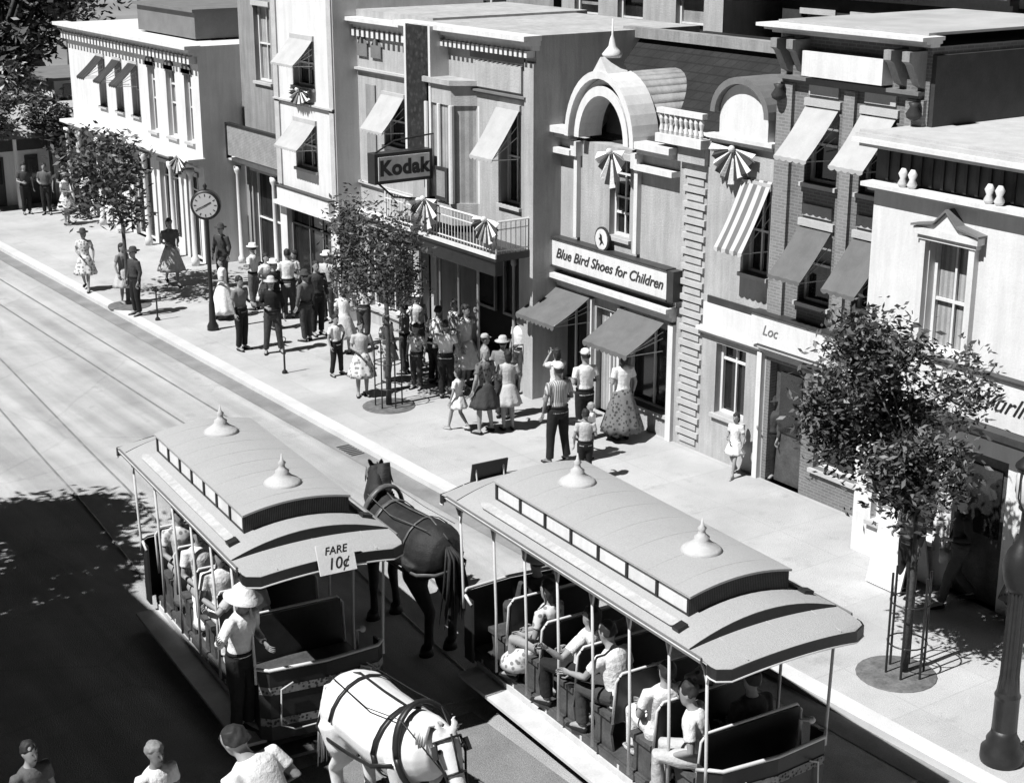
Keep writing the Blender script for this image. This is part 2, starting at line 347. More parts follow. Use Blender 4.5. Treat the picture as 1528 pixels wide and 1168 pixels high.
for y in (15.0, 15.17, 13.5, 13.67, 12.0, 12.17): MB().lathe([(.05,0),(.075,.05),(.04,.12),(.07,.19),(.03,.26)], (X-.08, y, 5.685), 10).build('bracket', WHITE, A, True)
cornice(A, X-.05, 6, 15.9, 6.171, 6.3, .22, WHITE, 'upper_cornice', 2)
m = MB(); m.box(X-.2, X+5.2, 6, 16.0, 6.301, 6.36); m.box(X-.12, X-.02, 6, 16.0, 6.361, 6.40); m.build('roof', STONE, A)
m = MB(); m.box(X+1.9, X+3.3, 12.8, 14.4, 6.361, 6.75); m.build('roof_hatch', STONE, A)
cornice(A, X, 6, 14.5, 2.50, 2.70, .34, DARKP, 'sign_shadow_ledge', 2)  # dark colour paints in the shadow band below the sign
S = empty('shop_sign', (X-.1, 12.6, 3.0), label='long white fascia sign with dark script letters, partly behind the tree at the right edge', cat='sign')
MB().box(X-.13, X-.004, 9.0, 14.42, 2.705, 3.36).build('board', WHITE, S)
m = MB(); m.box(X-.16, X-.004, 8.98, 14.44, 3.361, 3.40); m.build('edging', DARKP, S)
text('Wurlitzer', .36, BLACK, S, (X-.137, 13.64, 3.04), '-x', shear=.5, align='LEFT')

# --- dark building behind it, beyond the flat roof
G = bld('rear_building', 'dark walled building standing behind the white flat roof, top right', 22.6, 14)
front(G, DARKP, 22.6, 4, 17.6, 0, 8.05, D=6); m = MB(); m.box(22.3, 28.6, 3.8, 17.8, 8.051, 8.2); m.box(22.15, 28.6, 3.6, 18.0, 8.201, 8.33); m.build('cornice', WHITE, G)
m = MB()
for i in range(9): y = 5 + i*1.45; m.box(22.52, 22.599, y, y+.08, 6.4, 8.0)
m.build('pilaster', BLACK, G); cornice(G, 22.6, 4, 17.6, 7.75, 8.045, .12, MID, 'frieze', 2)

# --- grey brick building
X = 18.6; B = bld('brick_building', 'grey brick building with two columns of awninged windows and a heavy bracketed parapet', X, 17.6)
cols = ((17.78, 18.45), (16.62, 17.28))
hl = [(a, b, z0, z1) for a, b in cols for z0, z1 in ((5.22, 6.42), (3.28, 4.52))] + [(18.2, 19.0, 0, 2.12), (16.3, 17.9, .55, 2.12)]
front(B, BRICK, X, 16.05, 19.1, 0, 7.5, hl, D=4)
for a, b in cols:
    for z0, z1 in ((5.22, 6.42), (3.28, 4.52)):
        window(B, X, a, b, z0, z1, bars=(.5,)); awning(B, X-.055, a-.02, b+.02, z1-.02, z1-.72, .62, AWNG if z0 < 4 else AWN, .07)
        bar(B, 'panel', STONE, X-.03, X+.01, a+.02, b-.02, z1+.17, z1+.36)
for a, b in ((18.75, 19.08), (17.42, 17.64), (16.08, 16.42)): bar(B, 'pilaster', BRICKL, X-.07, X-.002, a, b, 2.42, 6.74)
window(B, X, 16.3, 17.9, .55, 2.12, mull=(.5,), bars=(.8,)); dr = bar(B, 'door', WOOD, X+.14, X+.2, 18.23, 18.97, 0, 2.1)
pchild(dr, B, MB().box(X+.11, X+.139, 18.35, 18.85, .9, 1.95), 'door_glass', GLASS)
cornice(B, X, 16.05, 19.1, 2.2, 2.42, .16, STONE, 'shop_cornice', 3); cornice(B, X, 16.2, 18.95, 6.75, 6.86, .14, MID, 'string_course', 2)
bar(B, 'parapet_panel', WHITE, X-.24, X-.002, 16.75, 18.4, 6.90, 7.28)
for y in (16.2, 16.55, 18.55, 18.9):
    m = MB(); m.prism([(X-.002, 6.9), (X-.12, 6.95), (X-.3, 7.25), (X-.38, 7.3), (X-.38, 7.44), (X-.002, 7.44)], 'y', y-.07, y+.07); m.build('bracket', PALE, B)
bar(B, 'shade_side_wall', DARKP, X+.02, X+3.98, 15.97, 16.045, 0, 7.38)  # dark sheet over the brick end wall, its shade put into the colour
for y in (16.18, 18.97): MB().lathe([(.03,0),(.1,.04),(.12,.1),(.06,.2),(.09,.26)], (X-.15, y, 6.45), 10).build('corner_boss', DARKP, B, True)
cornice(B, X, 16.0, 19.15, 7.501, 7.66, .42, WHITE, 'cornice', 3, e=.3); bar(B, 'roof', ROOFM, X-.1, X+4, 16.05, 19.1, 7.661, 7.70)

# --- plaster shop with the round pediment, beside the brick one
X = 18.6; P2 = bld('plaster_shop', 'narrow pale plaster shop with a round roof pediment, left of the brick building', X, 19.9)
front(P2, CREAM, X, 19.102, 20.72, 0, 5.72, [(19.2, 19.78, 3.5, 4.95), (19.6, 20.35, .85, 2.12)], D=3.5)
window(P2, X, 19.2, 19.78, 3.5, 4.95, mull=(.5,)); awning(P2, X-.01, 19.16, 19.84, 5.1, 4.0, .6, AWNS, .08)
window(P2, X, 19.6, 20.35, .85, 2.12, bars=(.78,), mull=(.5,), head=False); cornice(P2, X, 19.12, 20.72, 2.24, 2.36, .12, WHITE, 'shop_cornice', 2)
bar(P2, 'fascia', WHITE, X-.06, X-.002, 19.4, 20.66, 2.365, 2.80); bar(P2, 'dark_band', DARKP, X-.03, X-.002, 19.35, 20.6, 2.805, 2.93); bar(P2, 'door_frame', WHITE, X-.09, X-.002, 19.13, 19.24, 0, 2.235)
cornice(P2, X, 19.15, 20.6, 5.6, 5.74, .14, WHITE, 'cornice', 2)
c, z0 = 19.82, 6.12; m = MB(); pl = [(c+.58*cos(pi*k/16), z0+.5*sin(pi*k/16)) for k in range(17)]
m.prism([(c+.58, 5.741), (c+.58, z0)] + pl[1:-1] + [(c-.58, z0), (c-.58, 5.741)], 'x', X-.08, X+.5); m.build('pediment', WHITE, P2)
m = MB()
for k in range(16):
    a0, a1 = pi*k/16, pi*(k+1)/16
    m.prism([(c+.59*cos(a0), z0+.51*sin(a0)), (c+.59*cos(a1), z0+.51*sin(a1)), (c+.7*cos(a1), z0+.62*sin(a1)), (c+.7*cos(a0), z0+.62*sin(a0))], 'x', X-.2, X+.62)
m.build('pediment_hood', MID, P2)
S = empty('script_sign', (X, 18.8, 2.6), label='pale fascia sign with small dark lettering above the recessed doorway beside the tree', cat='sign')
MB().box(X-.2, X-.003, 17.3, 19.3, 2.43, 2.93).build('board', WHITE, S); text('Loc', .24, MID, S, (X-.206, 18.85, 2.68), '-x', shear=.3)
bar(S, 'edging', DARKP, X-.23, X-.003, 17.28, 19.32, 2.931, 2.965)

# --- shoe shop with the arched dormer
X = 18.6; Cb = bld('shoe_shop', 'cream shoe shop with a big arched dormer, quoined corner and narrow tall window', X, 22.9)
front(Cb, CREAM, X, 20.722, 25.3, 0, 5.15, [(22.82, 23.42, 3.5, 4.95), (21.62, 22.85, .45, 2.05), (23.05, 23.75, 0, 2.05), (24.0, 25.2, .3, 2.05)], D=4)
window(Cb, X, 22.82, 23.42, 3.5, 4.95, bars=(.3, .5, .8), mull=(.5,)); window(Cb, X, 21.62, 22.85, .45, 2.05, bars=(), mull=(.45,), head=False); window(Cb, X, 24.0, 25.2, .3, 2.05, bars=(), mull=(.5,), head=False)
dr = bar(Cb, 'door', GLASSL, X+.12, X+.17, 23.08, 23.72, 0, 2.03); m = MB()
for k in range(3): m.tube([(X+.05, 23.12+k*.12, 0), (X+.05, 23.12+k*.12, 2.0)], .025, 8)
pchild(dr, Cb, m, 'door_bars', WHITE)
for y in (21.5, 22.95, 23.88): bar(Cb, 'pilaster', WHITE, X-.08, X-.002, y-.07, y+.07, 0, 2.2)
cornice(Cb, X, 21.45, 25.25, 2.26, 2.52, .26, WHITE, 'shop_cornice', 3, e=.1)
awning(Cb, X-.09, 23.85, 25.1, 2.22, 1.78, .85, AWNG, .1); awning(Cb, X-.09, 21.66, 22.95, 2.2, 1.72, .85, AWNG, .1)
m = MB()
for k in range(36):
    z = .1 + k*.138; w = .29 if k % 2 else .22
    m.box(X-.05 if k % 2 else X-.03, X-.002, 21.02-w, 21.02+w, z, z+.10)
m.build('quoin', STONE, Cb)
for a, b in ((24.42, 25.25), (21.45, 22.5)): m = MB(); m.box(X-.28, X+.02, a, b, 5.26, 5.38); m.box(X-.18, X+.02, a+.05, b-.05, 5.16, 5.259); m.box(X-.2, X-.002, a, b, 4.86, 4.96); m.build('cornice', WHITE, Cb)
for a, b in ((24.3, 24.4), (22.5, 22.6)): m = MB(); m.box(X-.1, X-.002, a, b, 3.3, 4.86); m.box(X-.16, X-.002, a-.04, b+.04, 4.862, 5.14); m.build('pilaster', WHITE, Cb)
c, z0 = 23.42, 5.25
def ring(m, r0, r1, xa, xb, n=20, sq=1.25, a_0=0, a_1=pi):
    for k in range(n):
        u, w = a_0 + (a_1-a_0)*k/n, a_0 + (a_1-a_0)*(k+1)/n
        m.prism([(c+r0*cos(u), z0+r0*sq*sin(u)), (c+r0*cos(w), z0+r0*sq*sin(w)), (c+r1*cos(w), z0+r1*sq*sin(w)), (c+r1*cos(u), z0+r1*sq*sin(u))], 'x', xa, xb)
m = MB(); ring(m, .66, .80, X-.24, X+.3); ring(m, .81, .9, X-.12, X+.3); ring(m, .91, 1.02, X-.3, X+.3)
m.prism([(c-.25, z0+1.2), (c+.25, z0+1.2), (c, z0+1.52)], 'x', X-.27, X+.2); m.build('dormer_arch', WHITE, Cb)
m = MB(); ring(m, .86, .98, X+.3, X+2.6); m.build('dormer_vault', PALE, Cb, True)
m = MB(); m.prism([(c+.68*cos(pi*k/16), z0-.0+.68*1.25*sin(pi*k/16)) for k in range(17)] + [(c-.68, 4.98), (c+.68, 4.98)], 'x', X+.42, X+.5); m.build('dormer_recess', DARKP, Cb)
m = MB(); m.lathe([(.02,0),(.16,.0),(.19,.06),(.13,.13),(.07,.2),(.05,.32),(.02,.40),(.012,.68)], (X+.0, c, z0+1.5), 12); m.build('finial', WHITE, Cb, True)
m = MB(); m.add([(X+.3, 20.8, 5.16), (X+.3, 25.3, 5.16), (X+1.9, 25.3, 6.9), (X+1.9, 20.8, 6.9), (X+3.9, 25.3, 6.9), (X+3.9, 20.8, 6.9), (X+3.9, 25.3, 5.16), (X+3.9, 20.8, 5.16)], [(0,1,2,3), (3,2,4,5), (0,3,5,7), (1,6,4,2), (4,6,7,5)]); m.build('mansard_roof', SLATE, Cb)
bar(Cb, 'roof_curb', PALE, X+1.75, X+1.95, 20.8, 25.3, 6.905, 7.1)
m = MB(); m.box(X-.22, X+.5, 20.7, 21.9, 5.45, 5.60); m.box(X-.2, X-.08, 20.7, 21.9, 5.95, 6.04)
for k in range(9): m.lathe([(.03,0),(.045,.06),(.025,.16),(.045,.26),(.03,.349)], (X-.14, 20.78+k*.13, 5.601), 8)
m.build('balustrade', WHITE, Cb); bar(Cb, 'parapet', CREAM, X-.1, X-.002, 20.72, 21.42, 5.16, 5.449)
S = empty('fascia_sign', (X-.2, 23.3, 2.9), label='long white sign with dark script lettering about shoes for children over the two awnings', cat='sign')
MB().box(X-.2, X-.003, 21.5, 25.18, 2.68, 3.20).build('board', WHITE, S); m = MB(); m.box(X-.23, X-.003, 21.48, 25.2, 3.201, 3.235); m.box(X-.23, X-.003, 21.48, 25.2, 2.645, 2.679); m.box(X-.215, X-.003, 21.3, 21.47, 2.66, 3.22); m.build('edging', DARKP, S)
text('Blue Bird Shoes for Children', .275, DARKP, S, (X-.207, 23.2, 2.93), '-x', shear=.35, bold=.003)
S = empty('medallion_sign', (X-.2, 23.46, 3.4), label='small oval white medallion with a dark bird standing on the long shoe sign', cat='sign')
M_ = Matrix.Translation((X-.12, 23.46, 3.42)) @ Matrix.Rotation(-pi/2, 4, 'Y'); m = MB(); m.lathe([(.215,-.02),(.215,.02)], n=20, M=M_ @ Matrix.Scale(1.1, 4, (1,0,0))); m.build('rim', DARKP, S)
m = MB(); m.lathe([(.18,-.03),(.18,.03)], n=20, M=M_ @ Matrix.Scale(1.1, 4, (1,0,0))); m.build('disc', WHITE, S)
m = MB(); m.prism([(23.50,3.53),(23.44,3.50),(23.43,3.42),(23.37,3.33),(23.43,3.36),(23.50,3.30),(23.47,3.38),(23.53,3.43),(23.49,3.46)], 'x', X-.158, X-.151); m.build('bird', BLACK, S)
bunting(X-.2, 23.1, 5.12, .62, 'large striped cloth fan hung under the big arched dormer', .42)
bunting(X-.08, 20.0, 5.55, .58, 'striped cloth fan on the pale plaster shop below the round pediment', .52)

for o in COL.objects:
    if o.parent is None and o.type == 'EMPTY' and any(o.name.startswith(k) for k in ('brick_building', 'plaster_shop', 'script_sign', 'shoe_shop', 'fascia_sign', 'medallion_sign', 'bunting')): o.location += V((-.3, -.3, 0))
DONE = set(COL.objects)
# --- balcony building
X = 17.4; D_ = bld('balcony_building', 'pale building with a railed balcony over a dark shop porch and a dentilled cornice', X, 26.4)
front(D_, CREAM, X, 24.2, 28.7, 0, 7.05, [(24.72, 25.38, 3.75, 5.6), (24.75, 28.5, 0, 2.8), (26.3, 27.6, 3.2, 5.95)], D=4, d=.25)
window(D_, X, 24.72, 25.38, 3.75, 5.6, mull=(.5,), d=.25); awning(D_, X-.055, 24.68, 25.46, 5.62, 4.75, .62, AWN, .08)
bar(D_, 'end_pilaster', CREAM, X-.06, X-.002, 24.2, 24.5, 0, 6.55)
cornice(D_, X, 24.2, 28.7, 6.78, 7.06, .36, WHITE, 'cornice', 3, dent=.16, e=.3); bar(D_, 'frieze', MID, X-.03, X-.002, 24.55, 26.4, 6.5, 6.64)
cornice(D_, X, 24.5, 26.3, 5.82, 5.9, .1, MID, 'string_course', 2)
bar(D_, 'wall_panel', CREAM, X-.05, X-.002, 24.62, 26.2, 5.95, 6.45)
m = MB(); bay = [(X+.05, 26.15), (X-.42, 26.5), (X-.42, 27.4), (X+.05, 27.75)]
m.prism(bay, 'z', 3.15, 3.6); m.build('bay_base', CREAM, D_); m = MB(); m.prism(bay, 'z', 5.55, 5.95); m.prism([(X+.05,26.05),(X-.5,26.45),(X-.5,27.45),(X+.05,27.85)], 'z', 5.951, 6.05)
bayo = m.build('bay_window', CREAM, D_); m = MB()
for (a, b) in bay: m.tube([(a-.0, b, 3.6), (a-.0, b, 5.55)], .06, 10)
m.tube([(X-.42, 26.95, 3.6), (X-.42, 26.95, 5.55)], .045, 8); pchild(bayo, D_, m, 'columns', WHITE); m = MB(); m.prism([(X+.05, 26.2), (X-.38, 26.53), (X-.38, 27.37), (X+.05, 27.7)], 'z', 3.6, 5.55); pchild(bayo, D_, m, 'pane', GLASSL)
m = MB(); m.box(X-.47, X-.425, 26.6, 27.05, 3.62, 4.3); pchild(bayo, D_, m, 'dark_frame', DARKP); m = MB(); m.box(X-.48, X-.471, 26.67, 26.98, 3.7, 4.22); pchild(bayo, D_, m, 'picture', PALE)
bar(D_, 'dark_shaft', gm('vertical_sign_board', .02, .5, .6, 9, kind='print', p=(9, 1.9)), X-.42, X-.002, 27.3, 28.15, 4.3, 7.03); 
for y in (27.22, 28.153): bar(D_, 'shaft_frame', WHITE, X-.44, X-.002, y, y+.077, 4.26, 7.04)
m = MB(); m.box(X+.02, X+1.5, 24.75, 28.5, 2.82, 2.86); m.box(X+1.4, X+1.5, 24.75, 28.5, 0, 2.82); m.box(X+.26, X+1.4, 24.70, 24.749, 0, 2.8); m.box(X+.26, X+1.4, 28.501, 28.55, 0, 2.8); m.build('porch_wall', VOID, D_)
for y in (24.9, 25.45, 26.15, 26.85, 27.6, 28.3): m = MB(); m.lathe([(.06,0),(.06,.1),(.035,.14),(.03,2.55),(.06,2.6),(.06,2.79)], (X-.5 if y > 25 else X-.02, y, 0), 10); m.build('porch_column', MID if y > 25.5 else PALE, D_, True)
for a, b in ((25.0, 25.7), (26.0, 27.2), (27.5, 28.3)):
    f = MB(); f.box(X+1.3, X+1.36, a, b, .9, .96); f.box(X+1.3, X+1.36, a, b, 2.3, 2.36); f.box(X+1.3, X+1.36, a, a+.05, .96, 2.3); f.box(X+1.3, X+1.36, b-.05, b, .96, 2.3); w = f.build('window', PALE, D_); pchild(w, D_, MB().box(X+1.37, X+1.39, a+.05, b-.05, .96, 2.3), 'pane', GLASS)
bar(D_, 'balcony_floor', DARKP, X-.85, X-.003, 24.3, 28.5, 2.86, 3.0); bar(D_, 'balcony_beam', BLACK, X-.8, X-.62, 24.4, 28.4, 2.55, 2.858); bar(D_, 'balcony_edge', WHITE, X-.88, X-.852, 24.28, 28.52, 2.92, 3.0)
railing(D_, [(X-.02, 24.34, 3.0), (X-.82, 24.34, 3.0), (X-.82, 28.46, 3.0)], .62, WHITE, 'balcony_railing', .11)
bunting(X-.88, 24.55, 3.66, .52, 'cloth fan at the right end of the balcony railing', .42); bunting(X-.88, 26.75, 3.72, .6, 'cloth fan at the left end of the balcony railing, beside the hanging sign', .5)

for o in COL.objects:
    if o.parent is None and o not in DONE and o.type == 'EMPTY': o.location += V((.3, .43, 0))
# --- camera shop behind the hanging sign
X = 18.0; K = bld('camera_shop', 'pale shop front set back between the balcony building and the tall white one', X, 30.3)
front(K, CREAM, X, 28.702, 31.9, 0, 7.1, [(29.9, 30.75, 4.25, 5.3), (29.0, 31.6, .4, 2.3)], D=4)
window(K, X, 29.9, 30.75, 4.25, 5.3); awning(K, X-.055, 29.85, 30.8, 5.35, 4.65, .55, AWN, .07); window(K, X, 29.0, 31.6, .4, 2.3, mull=(.33, .66), bars=(.8,))
cornice(K, X, 28.71, 31.89, 2.45, 2.65, .2, WHITE, 'shop_cornice', 2, e=0); cornice(K, X, 28.71, 31.89, 6.7, 6.95, .3, WHITE, 'cornice', 3, dent=.2, e=0)
m = MB()
for y in (31.0, 31.6): m.prism([(y-.22, 6.1), (y+.22, 6.1), (y+.22, 6.35), (y, 6.55), (y-.22, 6.35)], 'x', X-.05, X-.002)
m.build('wall_ornament', MID, K)
S = empty('hanging_sign', (16.5, 27.6, 4.2), label='boxed hanging sign reading Kodak, fixed out from the wall above the small tree', cat='sign')
MB().box(15.85, 17.2, 27.52, 27.80, 4.03, 4.64).build('box', BLACK, S); MB().box(15.93, 17.12, 27.50, 27.519, 4.10, 4.57).build('face', WHITE, S)
text('Kodak', .41, BLACK, S, (16.525, 27.495, 4.33), '-y', bold=.018, spacing=1.08)
m = MB(); m.tube([(15.95, 27.66, 4.641), (16.4, 27.66, 4.85), (17.75, 27.66, 4.95)], .018, 6); m.tube([(16.0, 27.66, 4.03), (16.35, 27.66, 3.72), (17.0, 27.66, 3.62), (17.75, 27.66, 3.6)], .022, 6); m.build('bracket', BLACK, S)

cornice(K, X, 28.71, 31.89, 5.75, 5.85, .1, STONE, 'string_course', 2, e=0); cornice(K, X, 28.71, 31.89, 3.2, 3.3, .08, STONE, 'sill_course', 2, e=0)
for y in (29.3, 31.3): bar(K, 'wall_panel', PALE, X-.04, X-.002, y-.2, y+.2, 3.6, 5.5)
# --- tall white building
X = 17.4; E_ = bld('tall_building', 'tall white building with two dark windows under awnings, beyond the camera shop', X, 33.4)
hl = [(32.85, 33.85, 5.3, 6.35), (32.85, 33.85, 3.4, 4.45), (32.3, 34.5, .3, 2.35)]
front(E_, WHITE, X, 31.902, 34.85, 0, 9.2, hl, D=4)
for a, b, z0, z1 in hl[:2]: window(E_, X, a, b, z0, z1, mull=(.5,)); awning(E_, X-.055, a-.05, b+.05, z1+.02, z1-.5, .5, AWN, .06)
window(E_, X, 32.3, 34.5, .3, 2.35, fm=MID, mull=(.3, .6), bars=(.8,), head=False); cornice(E_, X, 31.92, 34.83, 2.40, 2.48, .2, WHITE, 'ledge', 1, e=0)
bar(E_, 'fascia', WHITE, X-.14, X-.002, 32.1, 34.7, 2.485, 2.82); bar(E_, 'fascia_edge', DARKP, X-.16, X-.002, 32.08, 34.72, 2.821, 2.85)
cornice(E_, X, 31.92, 34.83, 4.85, 4.93, .08, STONE, 'string_course', 2, e=0); bar(E_, 'corner_strip', STONE, X-.04, X-.002, 31.92, 32.12, 2.87, 9.1); bar(E_, 'corner_strip', STONE, X-.04, X-.002, 34.6, 34.83, 2.87, 9.1)
bunting(X-.1, 33.35, 5.25, .38, 'dark and white cloth swag under the upper window of the tall white building', .5)

# --- shop with the framed board
X = 18.6; F2 = bld('corner_shop', 'grey shuttered shop front with dark doorways under a framed board, past the tall white building', X, 37)
front(F2, PALE, X, 34.852, 39.2, 0, 8.2, [(35.2, 36.6, 0, 2.5), (37.1, 38.8, 0, 2.5), (35.6, 36.5, 4.9, 6.8), (37.4, 38.3, 4.9, 6.8)], D=4)
for a, b, z0, z1, g in ((35.2, 36.6, 0, 2.5, GLASS), (37.1, 38.8, 0, 2.5, GLASS), (35.6, 36.5, 4.9, 6.8, GLASSL), (37.4, 38.3, 4.9, 6.8, GLASSL)): window(F2, X, a, b, z0, z1, gl=g, mull=(.5,), sill=z0 > 0)
cornice(F2, X, 34.9, 39.15, 2.62, 2.86, .5, WHITE, 'shop_cornice', 3, e=0)
for y in (35.05, 36.85, 38.95): m = MB(); m.lathe([(.1,0),(.1,.15),(.06,.2),(.055,2.4),(.1,2.5),(.1,2.615)], (X-.35, y, 0), 10); m.build('porch_column', WHITE, F2, True)
S = empty('roof_board', (X-.5, 36.7, 3.3), label='wide grey board in a dark frame standing on the ledge over the shop doorways', cat='sign')
MB().box(X-.62, X-.55, 35.1, 38.9, 2.95, 3.75).build('panel', gm('mesh_board', .3, .8, .2, 5, kind='stripe', p=(8, 'Z', .75)), S); m = MB(); m.box(X-.65, X-.52, 35.04, 38.96, 3.751, 3.80)
for y in (35.04, 38.9): m.box(X-.65, X-.52, y, y+.06, 2.865, 3.749)
m.build('frame', BLACK, S)

# --- long white building with a row of arched windows
X = 17.4; F = bld('arcade_building', 'long white two storey building with tall arched windows over a columned ground floor, far left', X, 44)
ws = [(39.7, 40.15), (40.75, 41.35), (42.1, 42.6)]; ws2 = [(43.3, 43.8), (44.5, 45.0), (45.8, 46.3)]
front(F, WHITE, X, 39.2, 48.7, 0, 5.75, [(a, b, 3.2, 5.0) for a, b in ws] + [(a, b, 3.5, 4.9) for a, b in ws2] + [(39.6, 40.4, 0, 2.3), (40.9, 42.2, .3, 2.4), (42.8, 44.2, 0, 2.4), (45.2, 48.6, .4, 2.3)], D=4.5)
for a, b in ws: window(F, X, a, b, 3.2, 5.0, gl=GLASSL, bars=(.5, .78)); m = MB(); m.prism([((a+b)/2 + .32*cos(pi*k/8), 5.0+.28*sin(pi*k/8)) for k in range(9)], 'x', X-.05, X-.003); m.build('arch_head', MID, F)
for a, b in ws2: window(F, X, a, b, 3.5, 4.9); awning(F, X-.055, a-.05, b+.05, 4.95, 4.4, .6, DARKP, .08)
for a, b, z0, z1 in ((39.6, 40.4, 0, 2.3), (40.9, 42.2, .3, 2.4), (42.8, 44.2, 0, 2.4), (45.2, 48.6, .4, 2.3)): window(F, X, a, b, z0, z1, mull=(.5,), bars=(.82,), sill=False)
cornice(F, X, 39.2, 48.7, 2.62, 2.86, .45, WHITE, 'shop_cornice', 3, e=.1); cornice(F, X, 39.2, 48.7, 5.5, 5.78, .4, WHITE, 'cornice', 3, dent=.25, e=.3)
for y in (39.35, 40.65, 42.5, 44.5, 46.0, 47.5, 48.5): m = MB(); m.lathe([(.11,0),(.11,.2),(.07,.25),(.06,2.4),(.11,2.5),(.11,2.615)], (X-.32, y, 0), 10); m.build('porch_column', WHITE, F, True)
m = MB(); m.box(X+.6, X+3.6, 40.6, 44.5, 5.80, 6.5); m.box(X+.5, X+3.7, 40.5, 44.6, 6.501, 6.58); m.build('roof_house', MID, F)
bunting(X-.48, 39.7, 2.9, .45, 'dark cloth fan at the near corner of the long white building', .55, dark=C['black'])

# --- pavilion closing the street, far left
PV = bld('plaza_pavilion', 'low white pavilion with dark doorways across the far end of the street', 17.5, 51)
yy = 50.6
m = MB(); m.box(14.0, 21, yy, yy+2.6, 0, 1.75); m.build('wall', WHITE, PV)
for x in (14.2, 15.25, 16.35, 17.45, 18.5): dr = bar(PV, 'door', DARKP, x, x+.42, yy-.04, yy-.003, 0, 1.55); pchild(dr, PV, MB().box(x+.08, x+.34, yy-.07, yy-.041, .7, 1.45), 'door_glass', GLASS)
bar(PV, 'frieze', DARKP, 13.8, 21.2, yy-.3, yy+2.8, 1.751, 2.15)
m = MB(); m.add([(13.7, yy-.9, 2.2), (21.3, yy-.9, 2.2), (21.3, yy+1.2, 3.0), (13.7, yy+1.2, 3.0), (21.3, yy+3.0, 2.2), (13.7, yy+3.0, 2.2)], [(0,1,2,3), (3,2,4,5), (0,3,5), (1,4,2), (0,5,4,1)]); m.build('roof', CREAM, PV)
for x in (13.9, 15.8, 17.9, 20): bar(PV, 'post', WHITE, x, x+.09, yy-.8, yy-.71, 0, 2.195)
P3 = bld('far_house', 'pale low house with a dark canopy beneath the dark trees, top left', 19, 58)
m = MB(); m.box(18.9, 25, 54.6, 58, 0, 3.35); m.build('wall', WHITE, P3); bar(P3, 'canopy', DARKP, 14.8, 24.3, 53.9, 58.3, 2.55, 2.75); bar(P3, 'roof', MID, 18.6, 25.3, 54.3, 58.3, 3.351, 3.45)
for x in (19.2, 20.2, 21.2): bar(P3, 'window', GLASS, x, x+.4, 54.54, 54.597, 2.85, 3.2)

# --- roofs and upper storeys seen behind the fronts
def rear(name, label, X, y0, y1, h, mat, wins, roofm=ROOFM):
    r = bld(name, label, X, (y0+y1)/2); hs = [(a, a+.9, h-1.9, h-.7) for a in wins]
    front(r, mat, X, y0, y1, 0, h, hs, D=7)
    for q in hs: window(r, X, *q)
    cornice(r, X, y0, y1, h-.35, h-.02, .35, WHITE, 'cornice', 3, e=.2); bar(r, 'roof', roofm, X-.2, X+7.2, y0-.1, y1+.1, h+.001, h+.08)
    return r
rear('rear_house', 'set-back upper storey, dark with painted shade, seen over the slate roof of the shoe shop', 24.2, 19.0, 24.9, 7.9, DARKP, (20, 22, 23.4))  # shadowed wall: the shade is painted in with the dark colour
rear('rear_house', 'cream upper storey behind the balcony building cornice', 23.0, 25.4, 31, 8.2, CREAM, (26, 28, 29.6))
rear('rear_house', 'light block behind the roof of the brick building, along the top edge', 27.5, 14.5, 23.5, 9.0, CREAM, (16, 18.4, 21))
rear('rear_house', 'grey block behind the tall white building, along the top edge', 23.5, 32, 48, 8.6, PALE, (34, 37, 40, 43))
# --- west side of the street, outside the frame: its roof line shades the near left of the road
W_ = bld('west_building', 'plain long building on the near side of the street', 2.0, 18)
m = MB(); m.box(-6, 2.0, 14.35, 21.0, -.13, 7.72); m.box(-6, 2.15, 14.3, 21.1, 7.721, 7.83); m.build('wall', PALE, W_)
# ------------------------------------------------------------------ trees
def leafcloud(m, c, rad, n, size, rg, gaps=6):
    holes = [(V((rg.uniform(-1,1), rg.uniform(-1,1), rg.uniform(-1,1))).normalized()*rg.uniform(.5,1), rg.uniform(.18,.34)) for _ in range(gaps)]
    k = 0; rad = V(rad); c = V(c)
    lumps = [(V((rg.uniform(-1,1), rg.uniform(-1,1), rg.uniform(-1,1))).normalized()*rg.uniform(.45,.85), rg.uniform(.22,.45)) for _ in range(22)]
    while k < n:
        l, r = rg.choice(lumps); p = l + V((rg.gauss(0,1), rg.gauss(0,1), rg.gauss(0,1)))*r*.5
        if any((p-h).length < hr for h, hr in holes) or p.length > 1.25: continue
        q = c + V((p.x*rad.x, p.y*rad.y, p.z*rad.z)); s = size*rg.uniform(.6,1.3)
        a = V((rg.uniform(-1,1), rg.uniform(-1,1), rg.uniform(-.6,.6))).normalized(); b = a.cross(V((rg.uniform(-1,1), rg.uniform(-1,1), rg.uniform(-1,1)))).normalized()
        m.m = 0 if rg.random() < .62 else 1
        m.add([q-a*s, q-b*s*.38+a*s*.1, q+a*s, q+b*s*.38-a*s*.1], [(0,1,2,3)]); k += 1
    m.m = 0; return lumps
def tree(x, y, h, crown, rad, n, size, seed, label, name='street_tree', r=.05, group=None, trunk_lean=(0,0)):
    rg = random.Random(seed); o = empty(name, (x, y, 0), label=label, cat='tree', group=group)
    m = MB(); c = V(crown); base = V((x, y, 0)); fork = V((x+trunk_lean[0], y+trunk_lean[1], c.z - rad[2]*.75))
    m.tube([base, base.lerp(fork, .5)+V((.02,.01,0)), fork, fork.lerp(c, .6)], [r*1.2, r, r*.9, r*.5], 8)
    L = MB(); lumps = leafcloud(L, c, rad, n, size, rg)
    for l, q in lumps[:12]:
        e = c + V((l.x*rad[0], l.y*rad[1], l.z*rad[2]))*.9; s = fork.lerp(c, rg.uniform(0,.5)); m.tube([s, s.lerp(e, .5)+V((0,0,.08)), e], [r*.5, r*.35, r*.12], 5)
    m.build('trunk', BARK, o, True); L.build('crown', [LEAF, LEAF2], o); return o
